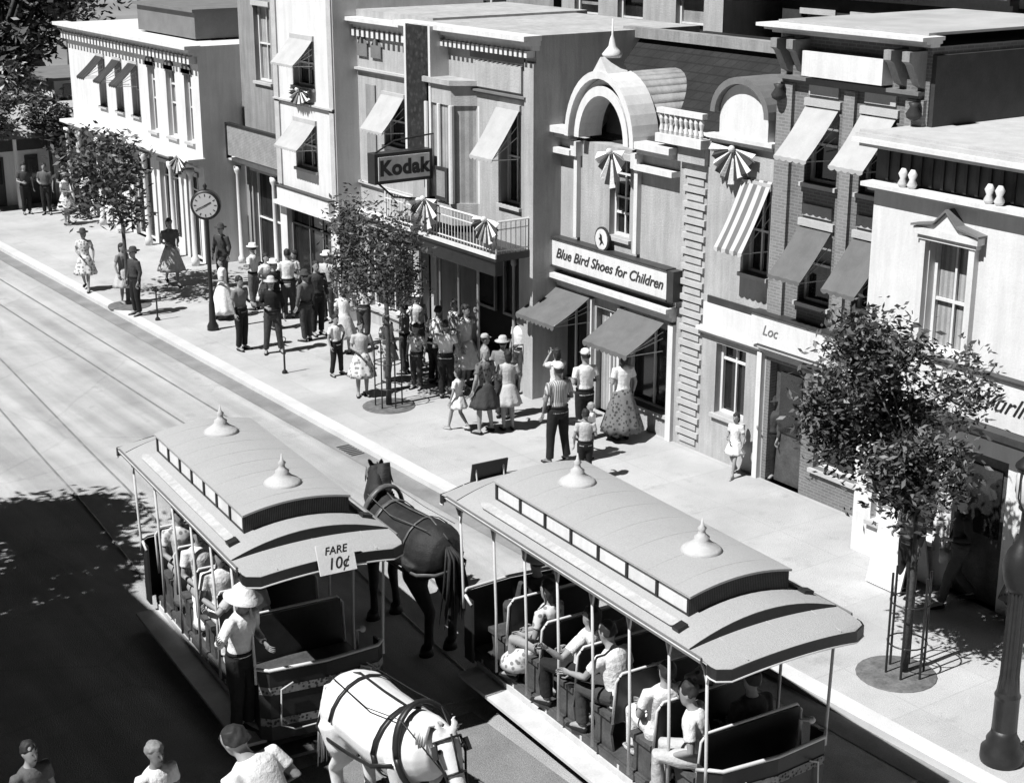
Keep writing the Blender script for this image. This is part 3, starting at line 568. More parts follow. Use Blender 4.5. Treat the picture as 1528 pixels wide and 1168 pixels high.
tree(14.85, 12.45, 4, (14.74, 12.95, 3.4), (1.15, 1.2, 1.32), 15000, .058, 1, 'leafy young tree in a slatted guard before the white shop, nearest the camera', r=.036)
tree(15.1, 25.9, 4, (15.25, 26.4, 2.95), (1.0, 1.2, 1.25), 5200, .058, 2, 'small dark tree in a guard on the pavement under the hanging sign')
tree(13.95, 36.3, 4.6, (13.95, 37.3, 3.0), (1.3, 1.6, 1.3), 2500, .10, 3, 'dark leafy pavement tree in front of the long white building')
def guard(x, y, r, h, label):
    o = empty('tree_guard', (x, y, 0), label=label, cat='tree guard', group='slatted guards round the pavement trees')
    for i in range(6):
        a = pi/6 + i*pi/3
        m = MB(); m.tube([(x+r*cos(a), y+r*sin(a), 0), (x+r*cos(a), y+r*sin(a), h)], .016, 6); m.build('post', BLACK, o)
    for z in (h*.32, h*.72):
        m = MB(); m.tube([(x+r*cos(2*pi*k/20), y+r*sin(2*pi*k/20), z) for k in range(21)], .011, 5); m.build('ring', BLACK, o)
    return o
guard(14.85, 12.45, .25, 1.42, 'slatted guard round the near pavement tree, beside the lamp post'); guard(15.1, 25.9, .26, 1.25, 'slatted guard round the small dark tree under the hanging sign')
for i, (x, y) in enumerate(((14.75, 12.5), (15.1, 25.9), (13.98, 36.3))):
    m = MB(); m.lathe([(.52,-.02),(.52,.006),(.5,.012),(.1,.03)], (x, y, 0), 22); tag(m.build('tree_pit', SOIL, None, True), kind='structure')
# big trees closing the top left corner
for i, (x, y, z, rx, rz, lb) in enumerate(((16.0, 61, 4.6, 3.0, 3.6, 'dark wide tree at the far left corner'), (19.8, 62.5, 5.4, 3.0, 3.4, 'dark tall tree beside the far white building'), (23.5, 70, 6.5, 3.4, 4.0, 'dark rounded tree behind the far house'), (13.0, 72, 5.5, 3.4, 4.2, 'dark tree at the edge of the frame, far end of the street'), (27, 75, 7.5, 4, 4.5, 'dark tree farthest back, seen above the white building'), (16.4, 54.6, 4.4, 1.7, 1.5, 'dark spreading tree over the low pavilion roof'), (17.0, 57.5, 3.4, 1.9, 2.0, 'dark low tree beside the pale rounded one'), (15.6, 55.8, 3.0, 1.5, 1.8, 'dark low tree cut by the left edge of the frame'))):
    tree(x, y, 9, (x, y, z), (rx, rx, rz), 5200, .22, 20+i, lb, 'large_tree', .3, 'large dark trees behind the far end of the street')
tree(17.2, 53.2, 5, (17.2, 53.2, 3.55), (.9, .9, 1.0), 1500, .12, 31, 'pale rounded tree in front of the dark ones, top left', 'pale_tree', .1)
for o in COL.objects:
    if o.parent and o.parent.name.startswith('pale_tree') and o.name.startswith('crown'): o.data.materials[0] = o.data.materials[1] = gm('pale_leaf', .42, .7, .3, 3)
tree(17.0, 50.0, 4, (17.1, 50.1, 2.75), (1.0, .9, 1.0), 1800, .10, 33, 'dark bushy tree between the low pavilion and the long white building', 'street_tree', .06)
tree(15.0, 49.8, 4, (15.1, 50.0, 3.0), (1.0, .9, .8), 1500, .10, 34, 'dark bushy tree before the low pavilion, at the left edge', 'street_tree', .06)
# west side trees (out of frame): their leafy shade falls on the road at the left edge
for i, (x, y) in enumerate(((3.0, 22.2), (3.2, 24.0))): tree(x, y, 6, (x, y, 5.3), (1.9, 1.9, 1.6), 8000, .13, 40+i, ('street tree across the road beside the long building', 'street tree across the road, farther up')[i], 'shade_tree', .09)

# ------------------------------------------------------------------ street furniture
def lamp_post(x, y):
    o = empty('lamp_post', (x, y, 0), label='stout fluted dark lamp post with a ringed base, at the right edge', cat='lamp post')
    m = MB(); m.lathe([(.24,0),(.25,.05),(.245,.16),(.19,.22),(.195,.28),(.15,.36),(.145,.42)], (x, y, 0), 24); m.build('base', BLACK, o, True)
    m = MB(); n = 32; rings = []
    for r, z in ((.145,.42),(.14,.8),(.15,.85),(.13,.9),(.112,1.1),(.105,2.1),(.115,2.15)): rings.append([V((x + r*(1 - (.10 if (j % 2 and z > .9) else 0))*cos(2*pi*j/n), y + r*(1 - (.10 if (j % 2 and z > .9) else 0))*sin(2*pi*j/n), z)) for j in range(n)])
    m.loft(rings); m.build('shaft', gm('lamp_iron', .022, .35, .3, 6, .1, 40, .5), o)
    m = MB(); m.lathe([(.12,2.15),(.16,2.22),(.19,2.34),(.20,2.5),(.16,2.62),(.10,2.72),(.06,2.8),(.05,3.1),(.09,3.14),(.09,3.18)], (x, y, 0), 20); m.build('capital', BLACK, o, True)
    m = MB(); m.lathe([(.09,3.18),(.13,3.25),(.15,3.5),(.12,3.62)], (x, y, 0), 12); l = m.build('lantern', gm('milk_glass', .6, .3, .05), o, True)
    m = MB(); m.lathe([(.17,3.62),(.16,3.66),(.07,3.76),(.03,3.8),(.03,3.86)], (x, y, 0), 12); m.build('lantern_cap', BLACK, o, True)
    m = MB()
    for a in (0, pi/2, pi, 3*pi/2): m.tube([(x+.09*cos(a), y+.09*sin(a), 3.15), (x+.17*cos(a), y+.17*sin(a), 3.3), (x+.16*cos(a), y+.16*sin(a), 3.62)], .01, 5)
    m.build('cage', BLACK, o); return o
lamp_post(14.12, 10.32)
ck = empty('street_clock', (14.68, 33.07, 0), label='round street clock in a black rim on a tall black post at the kerb', cat='clock')
m = MB(); m.lathe([(.13,0),(.13,.1),(.08,.2),(.065,.6),(.05,.7),(.045,2.55),(.07,2.6)], (14.68, 33.07, 0), 14); m.build('post', BLACK, ck, True)
Mc = Matrix.Translation((14.68, 33.07, 2.9)) @ Matrix.Rotation(R(-35), 4, 'Z') @ Matrix.Rotation(pi/2, 4, 'X')
m = MB(); m.lathe([(.25,-.1),(.33,-.1),(.34,-.06),(.34,.06),(.33,.1),(.25,.1)], n=32, M=Mc); m.build('rim', BLACK, ck, True)
m = MB(); m.lathe([(.275,-.105),(.275,.105)], n=32, M=Mc); fc = m.build('face', gm('clock_face', .45, .5, .06), ck)
m = MB()
for k in range(12):
    a = k*pi/6; Mk = Mc @ Matrix.Rotation(a, 4, 'Z'); m.box(-.009, .009, .2, .255, .106, .111, Mk)
m.box(-.012, .012, -.03, .15, .107, .113, Mc @ Matrix.Rotation(R(-62), 4, 'Z')); m.box(-.008, .008, -.03, .21, .112, .117, Mc @ Matrix.Rotation(R(115), 4, 'Z')); o_ = m.build('hands', BLACK, fc)
m = MB(); m.lathe([(.05,.30),(.03,.36),(.05,.42),(.0,.5)], (14.68, 33.07, 2.9), 10); m.build('finial', BLACK, ck, True)
for i, (x, y, lb) in enumerate(((14.45, 29.05, 'low iron hitching post standing alone on the pavement, left of the boy'), (13.98, 34.6, 'low iron post by the kerb, behind the street clock'))):
    o = empty('hitching_post', (x, y, 0), label=lb, cat='post', group='low iron posts along the kerb')
    MB().lathe([(.06,0),(.06,.04),(.022,.08),(.018,.66),(.03,.68)], (x, y, 0), 10).build('post', BLACK, o, True); m = MB(); m.tube([(x+.05*cos(2*pi*k/12), y, .73+.05*sin(2*pi*k/12)) for k in range(13)], .01, 5); m.build('ring', BLACK, o)
o = empty('sandwich_board', (16.9, 14.35, 0), label='white sandwich board standing under the near tree', cat='board')
for s in (-1, 1):
    m = MB(); m.add([(16.9+s*.3, 14.1, .02), (16.9+s*.3, 14.75, .02), (16.9+s*.03, 14.75, 1.15), (16.9+s*.03, 14.1, 1.15)] + [(16.9+s*.33, 14.1, .02), (16.9+s*.33, 14.75, .02), (16.9+s*.06, 14.75, 1.15), (16.9+s*.06, 14.1, 1.15)], [(0,1,2,3),(4,7,6,5),(0,4,5,1),(1,5,6,2),(2,6,7,3),(3,7,4,0)]); m.build('board', WHITE, o)

# ------------------------------------------------------------------ people
HAND = [(-.030, .075, .0075), (-.010, .085, .008), (.010, .080, .0078), (.029, .062, .007)]
def hand(m, wr, d, side, s, curl=.5):
    d = d.normalized(); n = V((side, 0, 0)) if abs(d.x) < .8 else V((0, 1, 0)); a = d.cross(n).normalized(); n = a.cross(d).normalized()
    def P(u, v, w): return wr + (a*u + d*v + n*w)*s
    m.loft([[P(w*cos(2*pi*j/8), v, t*sin(2*pi*j/8)) for j in range(8)] for w, t, v in ((.024,.019,-.02),(.034,.018,.03),(.042,.016,.07),(.040,.014,.095))])
    for u, L, r in HAND:
        k = -side*curl
        m.tube([P(u, .085, 0), P(u*1.05, .09+L*.42, k*.012), P(u*1.05, .09+L*.8, k*.05), P(u*1.02, .09+L*.88, k*.078)], [r*s*1.1, r*s, r*s*.9, r*s*.7], 6)
    m.tube([P(-.036, .02, 0), P(-.062, .055, k*.03), P(-.060, .095, k*.05)], [.011*s, .0095*s, .008*s], 6)
ARM = {'down': ((.255,-.02,1.14),(.25,.07,.90)), 'bent': ((.25,-.03,1.14),(.15,.22,1.12)), 'up': ((.25,.17,1.34),(.09,.2,1.56)), 'hip': ((.37,-.08,1.17),(.2,.02,1.0)),
       'reach': ((.24,.2,1.24),(.2,.44,1.26)), 'side': ((.38,.05,1.25),(.52,.16,1.38)), 'lap': ((.24,.02,1.14),(.12,.28,1.05)), 'high': ((.33,.05,1.55),(.36,.14,1.8)), 'back': ((.25,-.12,1.15),(.08,-.17,1.02))}
def person(x, y, h, face, arms='down down', legs='stand', top='white', bottom='dark', hat=None, hatc='white', hair=HAIR, skirt=0, shorts=False, longs=False, lean=0, z=0, fem=False, child=False, head_turn=0, tilt=0, label='', group=None, skin=SKIN, vox=.016, bag=None, apron=None):
    s = h/1.75; W = .9 if fem else 1.0; hs = 1.12 if child else 1.0
    o = empty('person', (x, y, z), R(face), label=label, cat='person', group=group)
    sit = legs == 'sit'; dz = -.47 if sit else 0
    piv = V((0, 0, .95+dz)); ML = Matrix.Translation(piv) @ Matrix.Rotation(R(-lean), 4, 'X') @ Matrix.Translation(-piv)
    def U(p): return (ML @ V((p[0], p[1], p[2]+dz)))*s
    def ring(z_, rx, ry, cy=0, n=14): return [U((rx*W*cos(2*pi*j/n), cy + ry*sin(2*pi*j/n), z_)) for j in range(n)]
    tor = [(.84,.13,.10,-.01),(.93,.168,.122,-.01),(1.02,.150,.108,0),(1.10,.135,.098,0),(1.22,.152,.108,0),(1.33,.172,.112,0),(1.40,.165,.098,-.005),(1.445,.11,.075,-.01),(1.47,.062,.06,-.012)]
    body = MB(); body.loft([ring(*t) for t in tor] + [ring(1.52,.052,.054,.0), ring(1.58,.05,.055,.01)])
    Mh = ML @ Matrix.Translation((0, 0, 1.53+dz)) @ Matrix.Rotation(R(head_turn), 4, 'Z') @ Matrix.Rotation(R(-tilt), 4, 'X') @ Matrix.Scale(hs, 4)
    def H(p): return (Mh @ V(p))*s
    def hring(z_, rx, ry, cy): return [H((rx*cos(2*pi*j/14), cy + ry*sin(2*pi*j/14), z_)) for j in range(14)]
    body.loft([hring(*q) for q in ((-.015,.03,.035,.045),(.0,.046,.052,.035),(.03,.060,.072,.022),(.07,.069,.086,.010),(.11,.074,.094,.006),(.15,.074,.095,.0),(.19,.062,.080,-.004),(.215,.038,.05,-.006),(.225,.01,.015,-.006))])
    body.loft([[H((sx*w, yy, zz)) for sx, zz in ((-1,.055),(1,.055),(0,.105+.0*w))] for w, yy in ((.018,.09),(.008,.125))])
    for sd in (-1, 1): body.ball(H((sd*.076, -.005, .095)), (.010*s, .018*s, .03*s), 6)
    a = arms.split(); J = {}
    for sd, nm in ((-1, a[0]), (1, a[1])):
        sh = U((sd*.178*W, -.005, 1.405)); el, wr = [U((sd*p[0]*(1 if nm in ('down','hip','side','high') else W), p[1], p[2])) for p in ARM[nm]]
        J[sd] = (sh, el, wr, nm); body.tube([U((sd*.12*W,0,1.40)), sh, sh.lerp(el,.5), el, el.lerp(wr,.35), wr], [.05*s,.052*s,.045*s,.037*s,.037*s,.025*s], 10)
    K = {}
    for sd in (-1, 1):
        if sit: p = ((sd*.095,-.02,.50),(sd*.115,.42,.49),(sd*.11,.40,.09),(sd*.12,.55,.03)); p = [V(q)*s for q in p]
        elif legs == 'walk':
            p = ((sd*.09,0,.92),(sd*.09,.17,.52),(sd*.09,.26,.10),(sd*.10,.43,.05)) if sd < 0 else ((sd*.09,0,.92),(sd*.09,-.0,.50),(sd*.09,-.26,.16),(sd*.10,-.12,.04)); p = [V(q)*s for q in p]
        else:
            w = .17 if legs == 'wide' else .095; p = ((sd*.09,0,.92),(sd*(w+.09)/2*1.0,.02,.50),(sd*w,-.02,.09),(sd*(w+.03),.14,.03)); p = [V(q)*s for q in p]
        K[sd] = p; hp, kn, an, to = p
        body.tube([hp, hp.lerp(kn,.5), kn, kn.lerp(an,.3), an.lerp(kn,.1), an], [.088*s,.075*s,.055*s,.056*s,.036*s,.038*s], 10)
        body.tube([an+V((0,-.05*s,-.03*s)), an.lerp(to,.5), to], [(.032*s,.03*s),(.04*s,.035*s),(.035*s,.022*s)], 8)
    b = remesh(body, vox*max(s,.75), 2)
    for sd in (-1, 1):
        sh, el, wr, nm = J[sd]; hand(b, wr, (wr-el), sd, s*.95, .7)
    b.m = 1
    for sd in (-1, 1): b.ball(H((sd*.028, .092, .108)), (.011*s, .008*s, .008*s), 6)
    b.ball(H((0, .094, .035)), (.022*s, .006*s, .006*s), 6); b.m = 0
    b.build('body', [skin, FEAT], None, True).parent = o
    def put(m, nm, mt, remv=0, sm=2):
        if remv: m = remesh(m, remv*max(s,.75), sm)
        q = m.build(nm, mt, None, True); q.parent = o; return q
    # shirt or blouse
    t = MB(); g = .016; ct = C[top] if isinstance(top, str) else top
    t.loft([ring(zz, rx+g, ry+g, cy) for zz, rx, ry, cy in [(.90,.16,.118,-.01)] + tor[1:8]] + [ring(1.475,.075,.07,-.012)])
    for sd in (-1, 1):
        sh, el, wr, nm = J[sd]; e1 = sh.lerp(el, .62)
        P_ = [U((sd*.11*W,0,1.395)), sh, e1] + ([el, el.lerp(wr,.85)] if longs else []); t.tube(P_, [.06*s,.07*s,.062*s] + ([.052*s,.04*s] if longs else []), 10)
    put(t, 'blouse' if fem else 'shirt', ct, vox)
    cb = C[bottom] if isinstance(bottom, str) else bottom
    if skirt:
        n = 40; L = []; z0 = 1.04; full = .20 + .22*skirt; zb = .95 - skirt*.62; zb = max(zb, .1)
        for i in range(7):
            f = i/6; zz = z0 + (zb - z0)*f; rr = .14 + (full - .14)*(f**.8)
            if sit: L.append([V((rr*.9*W*cos(2*pi*j/n), (.0 + .38*min(f*1.3,1)) + rr*.75*sin(2*pi*j/n), zz+dz if f < .3 else (z0+(zb-z0)*.3+dz) - (f-.3)*.42))*s for j in range(n)])
            else: L.append([V((rr*W*(1+.07*f*sin(9*2*pi*j/n+x))*cos(2*pi*j/n), rr*.85*(1+.07*f*sin(9*2*pi*j/n+x))*sin(2*pi*j/n), zz))*s for j in range(n)])
        m = MB(); m.loft(L, cap=True); put(m, 'skirt', cb)
    else:
        m = MB(); m.loft([[V((rx*W*cos(2*pi*j/14), cy+ry*sin(2*pi*j/14), zz+dz))*s for j in range(14)] for zz, rx, ry, cy in ((.80,.10,.09,0),(.86,.165,.125,-.01),(.95,.185,.14,-.01),(1.03,.162,.122,0))])
        for sd in (-1, 1):
            hp, kn, an, to = K[sd]
            m.tube([hp+V((0,0,.03*s)), hp.lerp(kn,.5), kn.lerp(hp,.1)] if shorts else [hp+V((0,0,.03*s)), hp.lerp(kn,.5), kn, kn.lerp(an,.5), an+V((0,0,.02*s))], [.105*s,.1*s,.09*s] if shorts else [.105*s,.098*s,.08*s,.07*s,.07*s], 10)
        put(m, 'shorts' if shorts else 'trousers', cb, vox)
        if top != bottom: m = MB(); m.loft([ring(zz, .178, .138, -.005) for zz in (.995, 1.035)]); put(m, 'belt', C['black'])
    for sd in (-1, 1):
        m = MB(); hp, kn, an, to = K[sd]; d = (to-an); d.z = 0; d.normalize(); zz = V((0,0,1))
        c0 = an + V((0,0,-.055*s)); m.tube([c0 - d*.06*s, c0 - d*.02*s, c0 + d*.1*s + V((0,0,-.012*s)), c0 + d*.2*s + V((0,0,-.018*s))], [(.034*s,.03*s),(.044*s,.045*s),(.046*s,.03*s),(.028*s,.018*s)], 8)
        put(m, 'shoe', C['black'] if bottom != 'white' else C['light'])
    if hat != 'bald':
        m = MB(); m.loft([hring(*q) for q in ((.075,.072,.062,-.040),(.11,.082,.088,-.018),(.15,.083,.100,-.006),(.19,.070,.090,-.008),(.222,.042,.055,-.008),(.234,.01,.015,-.008))])
        if fem: m.loft([hring(*q) for q in ((-.03,.055,.035,-.06),(.02,.075,.05,-.05),(.08,.082,.06,-.045),(.14,.080,.07,-.03))])
        jr = random.Random(int(x*1000)); m.v = [tuple(V(p) + V((jr.gauss(0,1), jr.gauss(0,1), jr.gauss(0,1)))*.006*s) for p in m.v]; put(m, 'hair', hair, .010, 1)
    hc = C[hatc] if isinstance(hatc, str) else hatc
    P_ = {'cap': [(.088,.15),(.09,.18),(.078,.225),(.045,.25),(.005,.256)], 'brim': [(.165,.150),(.168,.156),(.092,.168),(.088,.23),(.06,.262),(.005,.258)], 'straw': [(.15,.160),(.152,.166),(.09,.172),(.088,.245),(.08,.252),(.005,.252)],
          'pith': [(.20,.12),(.205,.128),(.13,.165),(.11,.23),(.06,.285),(.02,.30),(.018,.315),(.003,.318)], 'bonnet': [(.10,.06),(.105,.12),(.1,.19),(.07,.24),(.005,.26)]}.get(hat)
    if P_:
        m = MB(); m.loft([[H((r*.98*cos(2*pi*j/20), -.004 + r*1.12*sin(2*pi*j/20), zz)) for j in range(20)] for r, zz in P_])
        if hat == 'cap': m.loft([[H((w*sx, yy, zz)) for sx in (-1,-.4,.4,1)] for yy, w, zz in ((.07,.07,.165),(.15,.06,.155),(.155,.055,.15),(.07,.065,.158))])
        put(m, 'hat', hc)
    if bag:
        sh, el, wr, nm = J[1]; m = MB(); c0 = wr + V((.03,0,-.22))*s; m.box(c0.x-.05, c0.x+.05, c0.y-.11, c0.y+.11, c0.z-.1, c0.z+.1); put(m, 'bag', C[bag])
    return o

m = MB(); m.lathe([(.33,0),(.33,.006),(.30,.007),(.30,.003),(.02,.003)], (12.0, 20.2, -.098), 24); tag(m.build('manhole_cover', gm('cast_iron_cover', .12, .6, .3, 12), None), 'round iron manhole cover in the road between the right streetcar and the kerb', 'manhole cover')
m = MB()
for k in range(7): m.box(13.2, 13.46, 24.0+k*.09, 24.0+k*.09+.045, -.095, -.085)
m.box(13.16, 13.49, 23.95, 24.62, -.098, -.094); tag(m.build('drain_grate', BLACK, None), 'iron drain grate in the gutter by the kerb', 'drain')
# ------------------------------------------------------------------ horses
def horse(x, y, face, h, coat, mane, harness, label, z=-.1, headdown=0, name='horse', turn=0, blaze=None, wide=1):
    s = h/1.6; o = empty(name, (x, y, z), R(face), label=label, cat='horse'); o.scale = (wide, 1, 1)
    # trunk sections: y, centre z, half width, half height
    T = [(-.86,1.24,.10,.14),(-.80,1.24,.20,.24),(-.66,1.25,.275,.31),(-.45,1.25,.295,.33),(-.2,1.22,.285,.335),(.1,1.20,.290,.345),(.35,1.21,.275,.35),(.55,1.25,.235,.33),(.70,1.27,.18,.28),(.78,1.28,.10,.18)]
    def sec(yv, g=0, n=18):
        for a, b in zip(T, T[1:]):
            if a[0] <= yv <= b[0]: t = (yv-a[0])/(b[0]-a[0]); c = [p+(q-p)*t for p, q in zip(a, b)]; break
        else: c = T[0] if yv < T[0][0] else T[-1]
        pts = []
        for j in range(n):
            a = 2*pi*j/n; ca, sa = cos(a), sin(a); k = 1.0 - .10*max(0, -sa)*0
            pts.append(V(((c[2]+g)*ca*(1 - .12*max(0, sa)), yv, c[1] + (c[3]+g)*sa))*s)
        return pts
    b = MB(); b.loft([sec(t[0]) for t in T])
    for sd in (-1, 1):
        b.ball(V((sd*.13, -.56, 1.22))*s, (.16*s, .25*s, .30*s), 12)                       # haunch
        b.tube([V(p)*s for p in ((sd*.15,-.52,1.15),(sd*.17,-.47,.92),(sd*.15,-.50,.78),(sd*.14,-.70,.56),(sd*.14,-.67,.36),(sd*.14,-.66,.16),(sd*.14,-.60,.08))], [.2*s,.14*s,.095*s,.062*s,.05*s,.052*s,.062*s], 10)
        f = .10 if sd > 0 else 0
        b.tube([V(p)*s for p in ((sd*.14,.48,1.18),(sd*.15,.50,.92),(sd*.14,.52+f*.5,.72),(sd*.14,.52+f,.52),(sd*.14,.53+f*.4,.30),(sd*.14,.52+f*.2,.14),(sd*.14,.57+f*.2,.08))], [.15*s,.10*s,.068*s,.058*s,.042*s,.048*s,.058*s], 10)
    hd = V((sin(R(turn)), cos(R(turn)), 0)); up = V((0,0,1))
    dn = headdown
    n0, n1, n2 = V((0,.50,1.36)), V((0,.74,1.60-dn*.12)), V((0,.74,0)) + hd*.20 + up*(1.86-dn*.3)
    b.tube([V(p)*s for p in (V((0,.42,1.32)), n0, n1, n1.lerp(n2,.6), n2)], [(.17*s,.27*s),(.15*s,.26*s),(.105*s,.19*s),(.085*s,.15*s),(.075*s,.11*s)], 12)
    ax = (hd*.62 - up*(.78+dn*.1)).normalized(); hx = ax.cross(up).normalized(); hz = hx.cross(ax).normalized()
    p0 = n2 + hd*.0 + up*.02
    def Q(u, w, v): return (p0 + ax*v + hx*u + hz*w)*s
    hr = [(-.06,.05,.06,.0),(.0,.085,.10,0),(.10,.095,.125,-.02),(.20,.085,.115,-.025),(.32,.062,.085,-.01),(.44,.055,.068,-.01),(.53,.058,.066,-.015),(.58,.045,.045,-.02)]
    b.loft([[Q(a*cos(2*pi*j/12), w + c*sin(2*pi*j/12), v) for j in range(12)] for v, a, c, w in hr])
    for sd in (-1, 1): b.loft([[Q(sd*(.055+k*.012)+r*cos(2*pi*j/6), .07+r*.5*sin(2*pi*j/6), -.02-k*.16) for j in range(6)] for k, r in ((0,.032),(.4,.036),(.8,.022),(1,.004))])
    body = remesh(b, .022, 3); bo = body.build('body', [coat, FEAT], None, True); bo.parent = o
    def put(m, nm, mt, sm=True): q = m.build(nm, mt, None, sm); q.parent = o; return q
    for sd in (-1, 1):
        m = MB(); m.ball(Q(sd*.088, .045, .12), (.022*s,.022*s,.022*s), 8); put(m, 'eye', FEAT)
        m = MB(); m.add([Q(sd*.115, .10, .06), Q(sd*.125, .10, .18), Q(sd*.125, -.03, .18), Q(sd*.115, -.03, .06)] + [Q(sd*.123, .10, .06), Q(sd*.133, .10, .18), Q(sd*.133, -.03, .18), Q(sd*.123, -.03, .06)], [(0,1,2,3),(4,7,6,5),(0,4,5,1),(1,5,6,2),(2,6,7,3),(3,7,4,0)]); put(m, 'blinker', harness, False)
        for yy, fz in ((.56, 0), (-.61, 0)): m = MB(); m.lathe([(.078*s,0),(.06*s,.09*s)], (sd*.14*s, yy*s, 0), 10); put(m, 'hoof', FEAT)
    m = MB(); rg = random.Random(5)
    for i in range(26):
        t = i/25; p = (n2.lerp(n1, t*1.25) if t < .8 else n1.lerp(n0, (t-.8)*3)) + V((0,-.06,.10)); m.tube([p*s, (p + V((.09, -.05, .02)))*s, (p + V((.13+rg.uniform(-.02,.02), -.04+rg.uniform(-.03,.03), -.16)))*s], [.03*s,.028*s,.006*s], 5)
    put(m, 'mane', mane)
    m = MB()
    for i in range(34): a = rg.uniform(-.07,.07); q_ = rg.uniform(-.05,.05); m.tube([V(p)*s for p in ((a*.3,-.84,1.38),(a,-.95+q_,1.28),(a*1.7,-.98+q_,.95),(a*2.2,-.95+q_*1.6,rg.uniform(.42,.6)))], [.012*s,.014*s,.013*s,.002*s], 4)
    put(m, 'tail', mane)
    # harness: hugging bands
    def band(yv, w, lo=0, hi=18, g=.012, slope=0):
        r0, r1 = sec(yv-w, g), sec(yv+w, g); q0, q1 = sec(yv-w, g+.008), sec(yv+w, g+.008); mm = MB(); idx = list(range(lo, hi+1))
        mm.loft([[r0[i % 18], r1[i % 18], q1[i % 18] + V((0, slope*1, 0)), q0[i % 18]] for i in idx], cap=True, closed=True); return mm
    for nm, yv, w, lo, hi in (('girth', .28, .03, 0, 18), ('hip_strap', -.42, .016, 0, 9)): put(band(yv, w, lo, hi), nm, harness)
    m = MB()
    for sd in (-1, 1):                                                     # breeching strap round the haunches, trace along the flank
        P = [V((sd*(.0),-.905,1.10)), V((sd*.17,-.87,1.08)), V((sd*.29,-.7,1.06)), V((sd*.315,-.45,1.05)), V((sd*.315,-.1,1.06)), V((sd*.315,.28,1.10)), V((sd*.27,.55,1.20))]
        m.tube([p*s for p in P], [(.006*s,.028*s)]*len(P), 6)
    put(m, 'breeching', harness)
    m = MB(); m.tube([V((0,-.84,1.46))*s, V((0,-.5,1.60))*s, V((0,-.1,1.575))*s, V((0,.3,1.575))*s, V((0,.5,1.64))*s], .009*s, 5)
    for sd in (-1, 1): m.tube([V((sd*.16,-.7,1.56))*s, V((sd*.2,0,1.53))*s, V((sd*.17,.5,1.6))*s, (n2+V((sd*.09,.1,-.25)))*s], .006*s, 4)
    put(m, 'reins', harness)
    c0 = V((0,.56,1.27)); m = MB(); N = 28; m.tube([(c0 + V((.24*cos(2*pi*j/N), .10*sin(2*pi*j/N)*-1, .42*sin(2*pi*j/N))))*s for j in range(N+1)], [(.022*s,.04*s)]*(N+1), 8); put(m, 'collar', harness)
    m = MB(); rr = lambda v, a, c, w: m.tube([Q(a*cos(2*pi*j/16), w + c*sin(2*pi*j/16), v) for j in range(17)], .011*s, 5)
    rr(.34, .072, .095, -.01); rr(.03, .098, .12, 0)
    for sd in (-1, 1): m.tube([Q(sd*.098, .02, .03), Q(sd*.11, -.0, .18), Q(sd*.078, -.01, .34), Q(sd*.062, -.03, .52)], .010*s, 5)
    m.tube([Q(0,.125,.0), Q(0,.12,.15), Q(0,.09,.34)], .009*s, 5); put(m, 'bridle', harness)
    if blaze: m = MB(); m.ball(Q(0, .06, .28), (.03*s,.04*s,.12*s), 8); put(m, 'blaze', blaze)
    return o
